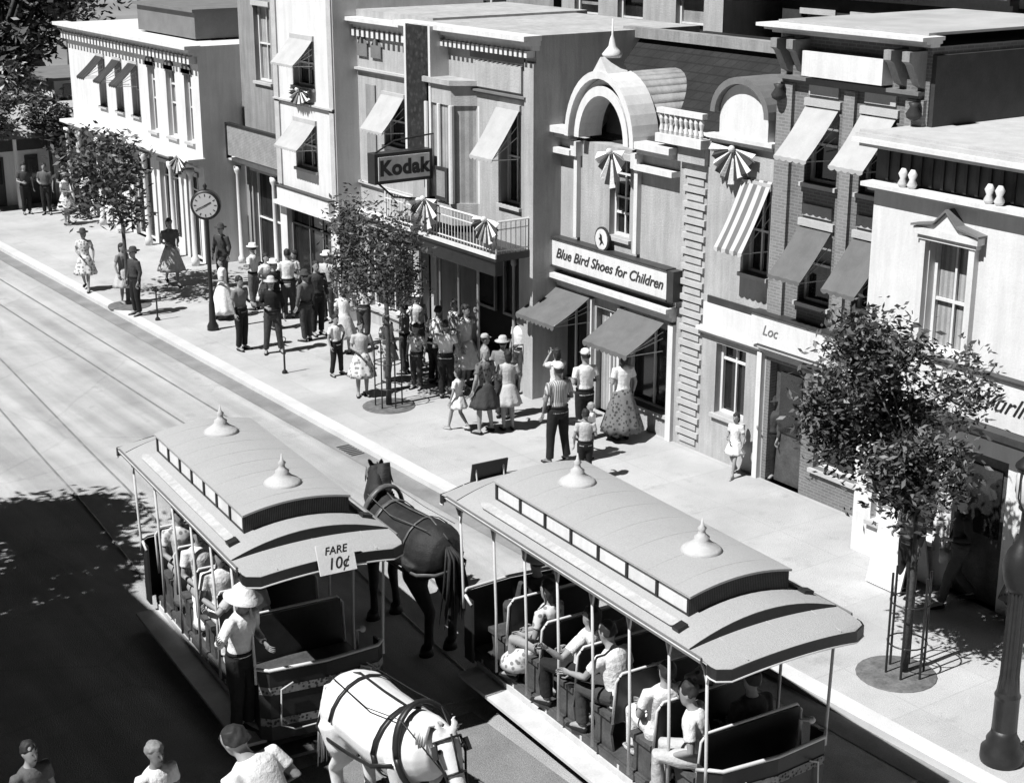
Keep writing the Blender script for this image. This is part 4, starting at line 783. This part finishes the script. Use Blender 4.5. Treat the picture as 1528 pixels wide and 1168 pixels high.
# ------------------------------------------------------------------ streetcars
def streetcar(x, y, rz, L, label, near, npost=7, nb=5, signs=True, sidepanel=TRIM):
    o = empty('streetcar', (x, y, -.1), R(rz), label=label, cat='streetcar', group='open sided horse drawn streetcars')
    Wd = .97; h = L/2; zo = .1          # z values below are above the pavement level
    def put(m, nm, mt, sm=False, par=None): q = m.build(nm, mt, None, sm); q.parent = par or o; return q
    def Z(m): m.v = [(a, b, c+zo) for a, b, c in m.v]; return m
    def Zr(m): m.v = [(a, b, c+zo+.16) for a, b, c in m.v]; return m
    # frame, floor, steps
    m = MB(); m.box(-.62, .62, -h+.35, h-.35, .28, .40); put(Z(m), 'floor', WOOD)
    for sd in (-1, 1):
        m = MB(); m.box(sd*.66, sd*.98, -h+.5, h-.5, .16, .20); m.box(sd*.655, sd*.675, -h+.5, h-.5, .2, .28)
        for k in range(7): yy = -h+.6+k*(L-1.2)/6; m.box(sd*.63, sd*.66, yy-.02, yy+.02, .16, .34)
        put(Z(m), 'running_board', gm('step_board', .52, .8, .15, 3))
        m = MB(); m.box(sd*.625, sd*.655, -h+.4, h-.4, .25, .41); m.box(sd*.657, sd*.665, -h+.4, h-.4, .37, .40); put(Z(m), 'side_sill', WOOD)
        for yy in (-h+1.6, h-1.6):
            M = Matrix.Translation((sd*.43, yy, .26)) @ Matrix.Rotation(pi/2, 4, 'Y'); m = MB(); m.lathe([(.20,-.03),(.26,-.03),(.26,.02),(.28,.025),(.28,.04),(.2,.04)], n=20, M=M); w = put(Z(m), 'wheel', BLACK)
            m = MB(); m.lathe([(.05,-.05),(.05,.05)], n=12, M=M)
            for k in range(6): a = k*pi/3; m.box(-.02, .21, -.02, .02, -.015, .015, M @ Matrix.Rotation(a, 4, 'Z'))
            put(Z(m), 'spokes', BLACK, par=w)
    # roof
    def arc(u, rise): return rise*(1-u*u)
    us = [i/14*2-1 for i in range(15)]
    ym0, ym1 = -h+.52, h-.52
    m = MB(); top = [[V((u*Wd, yy, 2.36+arc(u,.19)+.0)) for u in us] for yy in (ym0, ym1)]; bot = [[V((u*Wd, yy, 2.33+arc(u,.16))) for u in us] for yy in (ym0, ym1)]
    m.loft([top[0]+bot[0][::-1], top[1]+bot[1][::-1]]); put(Zr(m), 'main_roof', ROOFC)
    for yy, d in ((ym0, -1), (ym1, 1)):
        e = [V((u*Wd*.985, yy+d*.004, 2.37+arc(u,.175))) for u in us]; f = [V((u*Wd*.985, yy+d*.004, 2.352+arc(u,.075))) for u in us]
        m = MB(); m.loft([e+f[::-1], [p+V((0,d*.01,0)) for p in e+f[::-1]]]); put(Zr(m), 'roof_end_panel', CARD)
    for d in (-1, 1):
        R_, B_ = [], []
        for j in range(9):
            v = j/8; yy = d*(h-.52+.52*v); wc = Wd - (0 if v < .75 else .17*(1-math.sqrt(max(0,1-((v-.75)/.25)**2))))
            R_.append([V((u*wc, yy - d*.05*u*u*v, 2.352+arc(u,.075)-.05*v*v)) for u in us]); B_.append([V((u*wc, yy - d*.05*u*u*v, 2.33+arc(u,.07)-.05*v*v)) for u in us])
        m = MB(); m.loft(R_, cap=False, closed=False); m.loft(B_, cap=False, closed=False); hd = put(Zr(m), 'roof_hood', ROOFC, True)
        # fascia following the rounded end
        path = [(r[0], b_) for r, b_ in zip(R_, B_)]; line = [r[0] for r in R_[5:]] + R_[-1][1:-1] + [r[-1] for r in R_[5:]][::-1]
        c_ = V((0, d*(h-.3), 0)); m = MB(); out = lambda p, g: V((p.x*(1+g*.5), p.y + d*g, p.z))
        m.loft([[out(p,.010)+V((0,0,.004)), out(p,.022)+V((0,0,.0)), out(p,.022)+V((0,0,-.115)), out(p,.010)+V((0,0,-.115))] for p in line]); put(Zr(m), 'fascia', CARD)
        m = MB(); m.tube([out(p,.02)+V((0,0,-.122)) for p in line], .011, 6); put(Zr(m), 'fascia_bead', TRIM)
    for sd in (-1, 1):
        m = MB(); m.box(sd*Wd, sd*(Wd+.02), -h+.3, h-.3, 2.30, 2.362); put(Zr(m), 'roof_edge', MID)
        m = MB(); m.tube([(sd*(Wd+.021), -h+.3, 2.335), (sd*(Wd+.021), h-.3, 2.335)], .008, 5); m.tube([(sd*(Wd-.1), -h+.55, 2.315), (sd*(Wd-.1), h-.55, 2.315)], .02, 5); put(Zr(m), 'edge_bead', TRIM)
    # clerestory
    cw, c0, c1 = .64, -h+.95, h-.95
    m = MB(); zz = lambda u: 2.70+arc(u,.085)
    m.loft([[V((u*(cw+.03), yy, zz(u))) for u in us] + [V((u*(cw+.03), yy, zz(u)-.025)) for u in us][::-1] for yy in (c0-.05, c1+.05)]); cl = put(Zr(m), 'clerestory_roof', ROOFC)
    for yy, d in ((c0, -1), (c1, 1)):
        m = MB(); m.loft([[V((u*cw, yy+d*k, zz(u)-.027)) for u in us] + [V((u*cw, yy+d*k, 2.36+arc(u*cw/Wd,.19)+.002)) for u in us][::-1] for k in (0,.02)])
        put(Zr(m), 'clerestory_end', gm('dark_grille', .05, .6, .3, 6, .2, 60, kind='stripe', p=(14,'X',.3)), par=cl)
    for sd in (-1, 1):
        m = MB(); m.box(sd*(cw-.02), sd*(cw-.005), c0, c1, 2.46, 2.672); put(Zr(m), 'clerestory_glass', WHITE, par=cl)
        m = MB(); nn = 7
        for k in range(nn+1): yy = c0+(c1-c0)*k/nn; m.box(sd*(cw-.004), sd*(cw+.018), yy-.018, yy+.018, 2.47, 2.672)
        m.box(sd*(cw-.004), sd*(cw+.012), c0, c1, 2.655, 2.674); m.box(sd*(cw-.004), sd*(cw+.012), c0, c1, 2.455, 2.480); put(Zr(m), 'clerestory_frame', CARD, par=cl)
    for yy in (-h+L*.29, h-L*.29):
        m = MB(); m.lathe([(.22,.0),(.23,.02),(.20,.05),(.13,.09),(.08,.14),(.085,.17),(.045,.2),(.035,.24),(.05,.27),(.02,.30),(.006,.38)], (.05, yy, 2.765), 20); put(Zr(m), 'ventilator', STONE, True)
    for k in range(8):            # lapped canvas seams
        yy = c0 + (c1-c0)*(k+.5)/8; m = MB(); m.tube([V((u*(cw+.02), yy, zz(u)+.001)) for u in us], .0035, 4); put(Zr(m), 'roof_seam', ROOFC, par=cl)
    for d_ in (-1, 1):
        for u0 in (-.62, 0, .62): m = MB(); m.tube([V((u0*Wd, d_*(h-.5), 2.354+arc(u0,.075))), V((u0*Wd, d_*(h-.04), 2.307+arc(u0,.075)))], .006, 4); put(Zr(m), 'roof_seam', ROOFC, par=cl)
    for sd in (-1, 1):            # long name board lying on the roof slope
        xx = sd*.83; zc = 2.36+arc(.83/Wd,.19)+.025; m = MB(); ya, yb = -h+.95, h-1.0
        m.prism([(xx-.055, ya), (xx, ya-.12), (xx+.055, ya), (xx+.055, yb), (xx, yb+.12), (xx-.055, yb)], 'z', zc, zc+.012)
        M = Matrix.Translation((xx, 0, zc)) @ Matrix.Rotation(sd*R(16), 4, 'Y') @ Matrix.Translation((-xx, 0, -zc)); m.v = [tuple(M @ V(p)) for p in m.v]; put(Zr(m), 'name_board', gm('weathered_name_board', .42, .8, .2, 6))
        m = MB(); m.box(xx-.065, xx+.065, ya-.16, ya-.05, zc-.02, zc+.02, None); m.v = [tuple(M @ V(p)) for p in m.v]; put(Zr(m), 'board_end', CARD)
    # posts and brackets
    ys = [-h+.38 + k*(L-.76)/(npost-1) for k in range(npost)]
    for sd in (-1, 1):
        for i, yy in enumerate(ys):
            xo = .74 if 0 < i < npost-1 else .80
            m = MB(); m.tube([(sd*xo, yy, .40 if 0 < i < npost-1 else 1.0), (sd*xo, yy, 1.2), (sd*(xo+.04), yy, 2.48)], [.018, .018, .016], 8); ps = put(Z(m), 'post', TRIM, True)
            m = MB()
            for d in (-1, 1): m.tube([(sd*(xo+.03), yy, 2.15), (sd*(xo+.04), yy+d*.04, 2.30), (sd*(xo+.05), yy+d*.12, 2.41), (sd*(xo+.06), yy+d*.24, 2.47)], .015, 5)
            put(Z(m), 'bracket', TRIM, True, ps)
    # benches
    bs = [-h+.95 + k*(L-1.9)/(nb-1) for k in range(nb)]
    for i, yy in enumerate(bs):
        bd = -near        # riders face the way the car travels: their backs are towards -bd
        be = empty('bench', (0, 0, 0)); be.parent = o
        m = MB(); m.box(-.66, .66, yy-.20, yy+.20, .80, .86); put(Z(m), 'seat', WOOD, par=be)
        yb = yy - bd*.26; m = MB(); m.prism([(yb-.02, .80), (yb+.02, .80), (yb+.02-bd*.06, 1.40), (yb-.02-bd*.06, 1.40)], 'x', -.64, .64); put(Z(m), 'backrest', CARD, par=be)
        m = MB(); m.tube([(-.67, yb, .80), (-.67, yb-bd*.055, 1.34), (-.60, yb-bd*.065, 1.43), (.60, yb-bd*.065, 1.43), (.67, yb-bd*.055, 1.34), (.67, yb, .80)], .016, 7); put(Z(m), 'back_rail', TRIM, True, be)
        for sd in (-1, 1): m = MB(); m.prism([(yy-.2,.40),(yy+.2,.40),(yy+.15,.60),(yy+.2,.799),(yy-.2,.799),(yy-.15,.6)], 'x', sd*.60-.015, sd*.60+.015); put(Z(m), 'leg', WOOD, par=be)
    # dashboards at both ends
    for d in (-1, 1):
        P = [(-.78, d*(h-.55)), (-.78, d*(h-.36)), (-.68, d*(h-.26)), (0, d*(h-.20)), (.68, d*(h-.26)), (.78, d*(h-.36)), (.78, d*(h-.55))]
        m = MB(); m.loft([[V((a,b,.30)), V((a,b,1.16)), V((a*.97,b-d*.02,1.16)), V((a*.97,b-d*.02,.30))] for a, b in P]); ds = put(Z(m), 'dashboard', CARD)
        m = MB(); m.tube([(a, b, 1.19 if 0 < i < 6 else 1.10) for i, (a, b) in enumerate(P)], .022, 7); put(Z(m), 'dash_rail', TRIM, True, ds)
        for zb, zt in ((.88, .98), (.48, .58)):
            m = MB()
            for (a, b), (a2, b2) in zip(P[1:-1], P[2:-1]): k = .012*d; m.add([(a,b+k,zb),(a2,b2+k,zb),(a2,b2+k,zt),(a,b+k,zt)], [(0,1,2,3)])
            put(Z(m), 'lettering_band', gm('faded_lettering', .2, .8, .3, 8, kind='print', p=(22,.15)), par=ds)
        m = MB(); m.tube([(-.42, d*(h-.19), 1.02), (-.56, d*(h-.21), .95), (-.58, d*(h-.21), .5), (-.42, d*(h-.19), .42), (.42, d*(h-.19), .42), (.58, d*(h-.21), .5), (.56, d*(h-.21), .95), (.42, d*(h-.19), 1.02)], .010, 6); put(Z(m), 'scroll_rail', TRIM, True, ds)
        m = MB(); m.tube([(.5, d*(h-.45), .40), (.5, d*(h-.45), 1.35), (.5, d*(h-.3), 1.42)], .02, 7); m.ball((.5, d*(h-.28), 1.43), .04, 8); put(Z(m), 'brake_handle', TRIM, True)
        m = MB(); m.tube([(0, d*(h-.4), .22), (0, d*(h-.1), .2)], .03, 6); m.box(-.25, .25, d*(h-.1)-.04, d*(h-.1)+.04, .16, .24); put(Z(m), 'coupling', BLACK)
        m = MB(); m.box(-.55, .55, min(d*(h-.36), d*(h-.06)), max(d*(h-.36), d*(h-.06)), .13, .17); put(Z(m), 'end_step', WOOD)
    return o
def on_car(cx, cy, rz, lx, ly):
    a = R(rz); return cx + lx*cos(a) - ly*sin(a), cy + lx*sin(a) + ly*cos(a)
LC = (8.03, 17.3, -5.4, 5.1); RC = (10.74, 13.05, -3.5, 5.7)
Lcar = streetcar(*LC, 'left streetcar, with a fare card on its roof end and a conductor on its step', 1)
Rcar = streetcar(*RC, 'streetcar on the right, nearest the pavement, its benches full of riders', -1, 8, 6)
def local_sign(car, name, label, build):
    o = empty(name, (car[0], car[1], -.1), R(car[2]), label=label, cat='sign')
    build(o); return o
def fare(o):
    h = 2.55; m = MB(); M = Matrix.Translation((.06, -h-.05, 2.65)) @ Matrix.Rotation(R(-22), 4, 'X'); m.box(-.22, .22, -.012, .012, -.17, .17, M); m.build('card', WHITE, None).parent = o
    for t, zz, sz in (('FARE', .085, .12), ('10\u00a2', -.065, .18)):
        q = text(t, sz, BLACK, o, (0, -.0145, zz), '-y', shear=.25, bold=.001, extr=.001, local=True); q.data.transform(M)
local_sign(LC, 'fare_sign', 'white card reading FARE 10 cents on the near roof end of the left streetcar', fare)
def fareback(o):
    h = 2.85; m = MB(); M = Matrix.Translation((-.22, h-.02, 2.61)) @ Matrix.Rotation(R(12), 4, 'X'); m.box(-.26, .26, -.012, .012, -.06, .26, M); m.build('card', CARD, None).parent = o
    m = MB(); m.tube([(-.42, h-.1, 2.55), (-.42, h-.06, 2.79)], .012, 5); m.build('stay', TRIM, None).parent = o; m = MB(); m.tube([(-.02, h-.1, 2.55), (-.02, h-.06, 2.79)], .012, 5); m.build('stay', TRIM, None).parent = o
local_sign(RC, 'fare_board', 'dark back of a card standing on the far roof end of the right streetcar', fareback)
COATD = gm('dark_bay_coat', .022, .6, .4, 4, .5, 50, .3); COATW = gm('white_coat', .66, .8, .12, 2, .25, 90); LEATHER = gm('harness_leather', .02, .4, .2, 8)
horse(10.33, 17.3, 1, 1.88, COATD, HAIR, gm('worn_leather', .10, .4, .4, 8), 'dark horse in harness ahead of the right streetcar, walking away', turn=36, headdown=.55, wide=1.15)
horse(7.55, 13.08, 184, 1.78, COATW, gm('white_mane', .7, .8, .1, 8), LEATHER, 'white horse in black harness ahead of the left streetcar, facing the camera', headdown=1.05, turn=8, wide=1.34)

# ------------------------------------------------------------------ people: pavement
def P(*a, **k): return person(*a, **k)
G1 = 'visitors on the pavement'
P(13.69, 38.37, 1.55, 150, 'down bent', 'walk', 'print', 'print', 'brim', 'dark', skirt=.75, fem=True, label='woman in a pale printed dress and dark hat, farthest left at the kerb', group=G1, vox=.02)
P(13.77, 35.32, 1.62, 100, 'down down', 'stand', 'dark', 'black', 'brim', 'dark', longs=True, label='man in a dark suit in front of the far pavement tree', group=G1, vox=.02)
P(13.95, 36.5, 1.5, 200, 'bent down', 'stand', 'grey', 'light', fem=True, skirt=.7, label='woman in a grey top and pale skirt behind the dark suited man', group=G1, vox=.02)
P(15.69, 37.67, 1.72, 170, 'bent bent', 'walk', 'mid', 'light', fem=True, skirt=.9, label='woman in a long pale skirt and dark top before the long white building', group=G1, vox=.02)
P(16.66, 36.73, 1.6, 120, 'down down', 'stand', 'dark', 'dark', 'brim', 'dark', longs=True, label='dark clothed figure just right of the street clock post', group=G1, vox=.02)
P(15.35, 33.9, 1.45, 60, 'bent down', 'stand', 'white', 'white', fem=True, skirt=1.25, label='girl in a wide white dress right beside the street clock', group=G1, vox=.02)
P(14.5, 31.16, 1.66, 200, 'bent down', 'stand', 'grey', 'black', label='bareheaded man in a grey shirt and black trousers at the kerb right of the clock', group=G1)
P(14.95, 30.54, 1.68, 160, 'down bent', 'wide', 'black', 'dark', 'brim', 'light', longs=True, label='man in black with a pale hat, second from the street clock along the kerb', group=G1)
P(16.59, 32.98, 1.66, -20, 'down bent', 'stand', 'white', 'dark', label='man with a white shirt in the crowd beneath the tall white building', group=G1, vox=.02)
P(16.3, 34.2, 1.6, 30, 'bent bent', 'stand', 'white', 'mid', 'straw', 'white', label='person in white with a straw hat in the crowd under the framed board', group=G1, vox=.02)
P(17.0, 33.4, 1.5, 90, 'down down', 'stand', 'light', 'dark', fem=True, skirt=.7, hair=HAIR, label='dark haired woman in a pale blouse against the tall building shop window', group=G1, vox=.02)
P(15.9, 32.3, 1.62, 210, 'bent down', 'stand', 'black', 'dark', 'straw', 'white', longs=True, label='dark clothed man with a round white hat behind the two men at the kerb', group=G1)
P(16.44, 31.29, 1.72, 180, 'down down', 'stand', 'dark', 'black', longs=True, label='tall man in a dark suit left of the small tree', group=G1)
P(15.27, 28.29, 1.28, 190, 'hip down', 'wide', 'white', 'black', child=True, label='boy in a white shirt and dark trousers standing alone beside the low iron post', group=G1)
P(15.0, 26.75, 1.55, 160, 'down bent', 'stand', 'light', 'print', fem=True, skirt=.75, label='woman in a pale full dress at the left of the small guarded tree', group=G1)
P(16.2, 29.6, 1.5, -30, 'bent bent', 'stand', 'white', 'light', fem=True, skirt=.8, label='woman in white behind the boy, under the small tree', group=G1)
P(16.9, 30.0, 1.6, -60, 'down bent', 'stand', 'white', 'dark', label='man in a white shirt facing the camera shop window', group=G1)
P(16.64, 26.64, 1.62, -70, 'bent bent', 'stand', 'white', 'black', lean=12, label='man in a white shirt bending forward before the dark porch', group=G1)
P(17.04, 26.1, 1.72, 200, 'up down', 'stand', 'white', 'white', fem=True, skirt=.8, label='woman all in white with a raised arm in the dark porch', group=G1)
P(16.14, 26.54, 1.35, 120, 'down down', 'stand', 'print', 'dark', child=True, label='child in a printed shirt behind the small tree guard', group=G1)
P(16.5, 27.6, 1.5, 40, 'bent down', 'stand', 'grey', 'dark', label='man in a grey shirt in the shade at the left end of the porch', group=G1)
P(17.0, 27.9, 1.6, 180, 'down down', 'stand', 'white', 'mid', 'straw', 'white', label='person with a white straw hat deep in the shade under the balcony', group=G1)
P(16.9, 25.2, 1.3, 250, 'bent down', 'stand', 'dark', 'dark', 'cap', 'light', child=True, label='child in dark clothes and a pale cap at the porch edge', group=G1)
P(15.41, 23.88, 1.2, 20, 'down bent', 'walk', 'white', 'white', child=True, fem=True, skirt=.45, label='little girl in white with bare legs, left of the group at the corner', group=G1)
P(15.75, 23.5, 1.66, 10, 'down bent', 'wide', 'printd', 'dark', fem=True, skirt=.65, hair=HAIRL, label='fair haired woman in a dark printed dress seen from behind', group=G1, bag='black')
P(16.2, 23.4, 1.55, -20, 'bent down', 'stand', 'light', 'light', fem=True, skirt=.6, label='woman in a pale dress right of the fair haired woman', group=G1)
P(16.5, 24.0, 1.6, -60, 'down bent', 'stand', 'grey', 'dark', 'brim', 'light', label='man in a grey shirt and pale hat behind the two women at the corner', group=G1)
P(17.75, 25.2, 1.62, 100, 'bent down', 'stand', 'white', 'dark', label='man in a white shirt standing in the porch doorway at its right end', group=G1)
P(17.1, 23.1, 1.5, -10, 'up up', 'stand', 'white', 'light', fem=True, skirt=.6, label='woman in white holding both hands to her face, under the left shop awning', group=G1)
P(15.89, 21.41, 1.82, -5, 'down bent', 'wide', 'stripe', 'black', 'cap', 'white', label='tall man in a striped shirt, black trousers and white cap, seen from behind', group=G1, skin=SKIND)
P(17.0, 22.1, 1.72, -10, 'bent bent', 'stand', 'white', 'black', 'cap', 'white', label='man in a white shirt and white cap walking toward the shoe shop', group=G1)
P(17.6, 21.75, 1.68, -15, 'bent down', 'stand', 'white', 'printd', fem=True, skirt=1.2, label='woman in a white blouse and long dark wide skirt beneath the shop awning', group=G1)
P(15.71, 20.39, 1.28, -30, 'down bent', 'stand', 'light', 'black', child=True, label='boy in a pale shirt and black trousers, closest to the right streetcar', group=G1)
P(16.45, 21.2, 1.05, 30, 'reach down', 'stand', 'white', 'mid', child=True, hair=HAIRL, label='small fair child in a white shirt between the tall man and the long skirted woman', group=G1)
P(18.0, 19.15, 1.12, 110, 'down bent', 'walk', 'white', 'white', child=True, fem=True, skirt=.5, label='small girl in white walking past the plaster shop door', group=G1)
P(18.45, 18.75, 1.45, 90, 'down bent', 'stand', 'dark', 'black', 'brim', 'dark', longs=True, label='man in dark clothes in the recessed doorway beside the plaster shop', group=G1)
P(17.0, 13.45, 1.68, 60, 'bent down', 'walk', 'black', 'dark', 'brim', 'dark', longs=True, label='man in a dark coat under the near tree, between it and the lamp post', group=G1, bag='light')
P(17.3, 12.55, 1.62, 160, 'bent bent', 'stand', 'dark', 'printd', fem=True, skirt=.9, label='woman in dark clothes farthest right, behind the lamp post', group=G1)
P(16.7, 14.1, 1.55, 90, 'down bent', 'stand', 'mid', 'black', longs=True, label='man in a mid grey jacket in the tree shade by the sandwich board', group=G1)
P(16.3, 25.7, 1.6, -40, 'bent down', 'stand', 'white', 'black', label='man in a white shirt right of the small tree guard, back to the street', group=G1)
P(15.9, 27.3, 1.45, 200, 'down bent', 'stand', 'white', 'light', fem=True, skirt=.6, hair=HAIRL, label='fair haired girl in white beside the small tree trunk', group=G1)
P(17.3, 26.9, 1.62, 90, 'bent down', 'stand', 'print', 'mid', fem=True, skirt=.7, label='woman in a printed blouse in the shade of the porch columns', group=G1)
P(16.0, 31.0, 1.6, 20, 'down down', 'stand', 'mid', 'dark', 'brim', 'dark', longs=True, label='man in a dark hat and grey coat under the left side of the small tree', group=G1, vox=.02)
P(16.2, 33.3, 1.55, 190, 'bent bent', 'stand', 'white', 'print', fem=True, skirt=.7, label='woman in a white blouse and printed skirt in the crowd right of the clock', group=G1, vox=.02)
P(17.2, 32.2, 1.66, 120, 'down bent', 'stand', 'light', 'dark', 'straw', 'white', label='man in a pale shirt and straw hat by the tall building window', group=G1, vox=.02)
G3 = 'small figures before the far pavilion'
for x, y, f, tp, bt, lb in ((15.75, 48.9, 180, 'dark', 'black', 'far figure in black before the pavilion, leftmost at the frame edge'), (16.25, 48.5, 150, 'mid', 'black', 'far figure in grey before the pavilion, between two dark ones'), (16.7, 48.1, 200, 'black', 'dark', 'far figure in black before the pavilion, third from the left'), (17.0, 47.2, 120, 'white', 'dark', 'far figure in a white shirt near the corner of the long white building'), (16.2, 46.6, 220, 'print', 'print', 'far figure in a printed dress on the open pavement, top left')):
    P(x, y, 1.6, f, 'down bent', 'stand', tp, bt, fem=tp == 'print', skirt=.7 if tp == 'print' else 0, label=lb, group=G3, vox=.024)
# near people along the bottom edge
G2 = 'people at the bottom edge'
P(5.08, 13.4, 1.75, 195, 'down bent', 'stand', 'white', 'dark', hat=None, hair=gm('grey_hair', .2, .7, .2, 10), label='man in a white shirt at the bottom edge, left of the left streetcar', group=G2, vox=.013, skin=SKIND)
bm_ = P(5.95, 12.5, 2.0, 25, 'bent bent', 'stand', 'white', 'mid', label='broad man in a white shirt bending forward at the bottom edge', group=G2, vox=.013, lean=30)
bm_.scale = (1.45, 1.3, 1)
P(4.1, 14.2, 1.7, 200, 'down bent', 'stand', 'mid', 'dark', label='man in a grey shirt in the deep shade, lower left corner', group=G2)
# the conductor on the left streetcar's step
cx_, cy_ = on_car(*LC[:3], -.93, -2.05)
person(cx_, cy_, 1.84, 200, 'bent side', 'stand', 'white', 'black', 'pith', 'white', z=.36, lean=8, label='conductor in a white shirt and pith helmet on the step of the left streetcar', vox=.013, skin=SKIND, longs=True)
# riders: positions are on the benches
def rider(car, near, nb, L, bench, lx, lb, **k):
    h = L/2; yy = -h+.95 + bench*(L-1.9)/(nb-1); bd = -near; X_, Y_ = on_car(*car[:3], lx, yy - bd*.05)
    s_ = k.pop('h', 1.93); arms = k.pop('arms', 'lap lap')
    return person(X_, Y_, s_, car[2] + (0 if bd > 0 else 180) + k.pop('turn', 0), arms, 'sit', z=.88-.42*s_/1.75, label=lb, group=k.pop('grp'), **k)
g = dict(grp='riders on the right streetcar')
for b, lx, lb, k in ((0, -.42, 'rider in a white shirt leaning on the bench rail, nearest end of the right streetcar', dict(top='white', bottom='light', arms='lap side', vox=.013, hair=HAIR, turn=38, lean=14)),
    (0, .2, 'dark suited rider beside the white shirted one, nearest end of the right streetcar', dict(top='dark', bottom='black', longs=True)),
    (1, -.42, 'rider in pale trousers with a hand on the post, second bench of the right streetcar', dict(top='white', bottom='white', arms='lap reach', vox=.013, hair=HAIR, lean=-10, turn=-12)),
    (1, .15, 'woman rider in a printed dress, second bench of the right streetcar', dict(top='print', bottom='print', fem=True)),
    (2, -.41, 'stout rider in a white shirt, third bench of the right streetcar', dict(top='white', bottom='dark', arms='reach lap', vox=.013, lean=16, turn=15, h=2.0)),
    (3, -.41, 'rider in a bright white blouse, fourth bench of the right streetcar', dict(top='white', bottom='black', fem=True, hair=HAIR, vox=.013, lean=-8, turn=20, arms='side lap')),
    (3, .22, 'rider with a straw hat, fourth bench of the right streetcar', dict(top='light', bottom='dark', hat='straw', h=1.8, turn=-20)),
    (4, -.41, 'woman rider in a pale printed dress leaning outward, fifth bench of the right streetcar', dict(top='print', bottom='print', fem=True, skirt=.5, turn=20)),
    (5, -.1, 'driver in a white peaked hat at the far end of the right streetcar', dict(top='dark', bottom='dark', hat='brim', hatc='white', longs=True))):
    rider(RC, -1, 6, RC[3], b, lx, lb, **k, **g)
g = dict(grp='riders on the left streetcar')
for b, lx, lb, k in ((1, -.36, 'rider in a light shirt with arm along the rail, behind the conductor', dict(top='light', bottom='light', arms='lap side')),
    (2, -.41, 'rider in white trousers with legs toward the step, middle of the left streetcar', dict(top='white', bottom='white')),
    (3, -.41, 'woman rider in a pale dress, fourth bench of the left streetcar', dict(top='white', bottom='white', fem=True, skirt=.5)),
    (4, -.41, 'rider in a printed blouse, far end of the left streetcar', dict(top='print', bottom='mid', fem=True, skirt=.5)),
    (2, .2, 'dark clothed rider at the middle of the left streetcar', dict(top='dark', bottom='dark', longs=True))):
    rider(LC, 1, 5, LC[3], b, lx, lb, **k, **g)
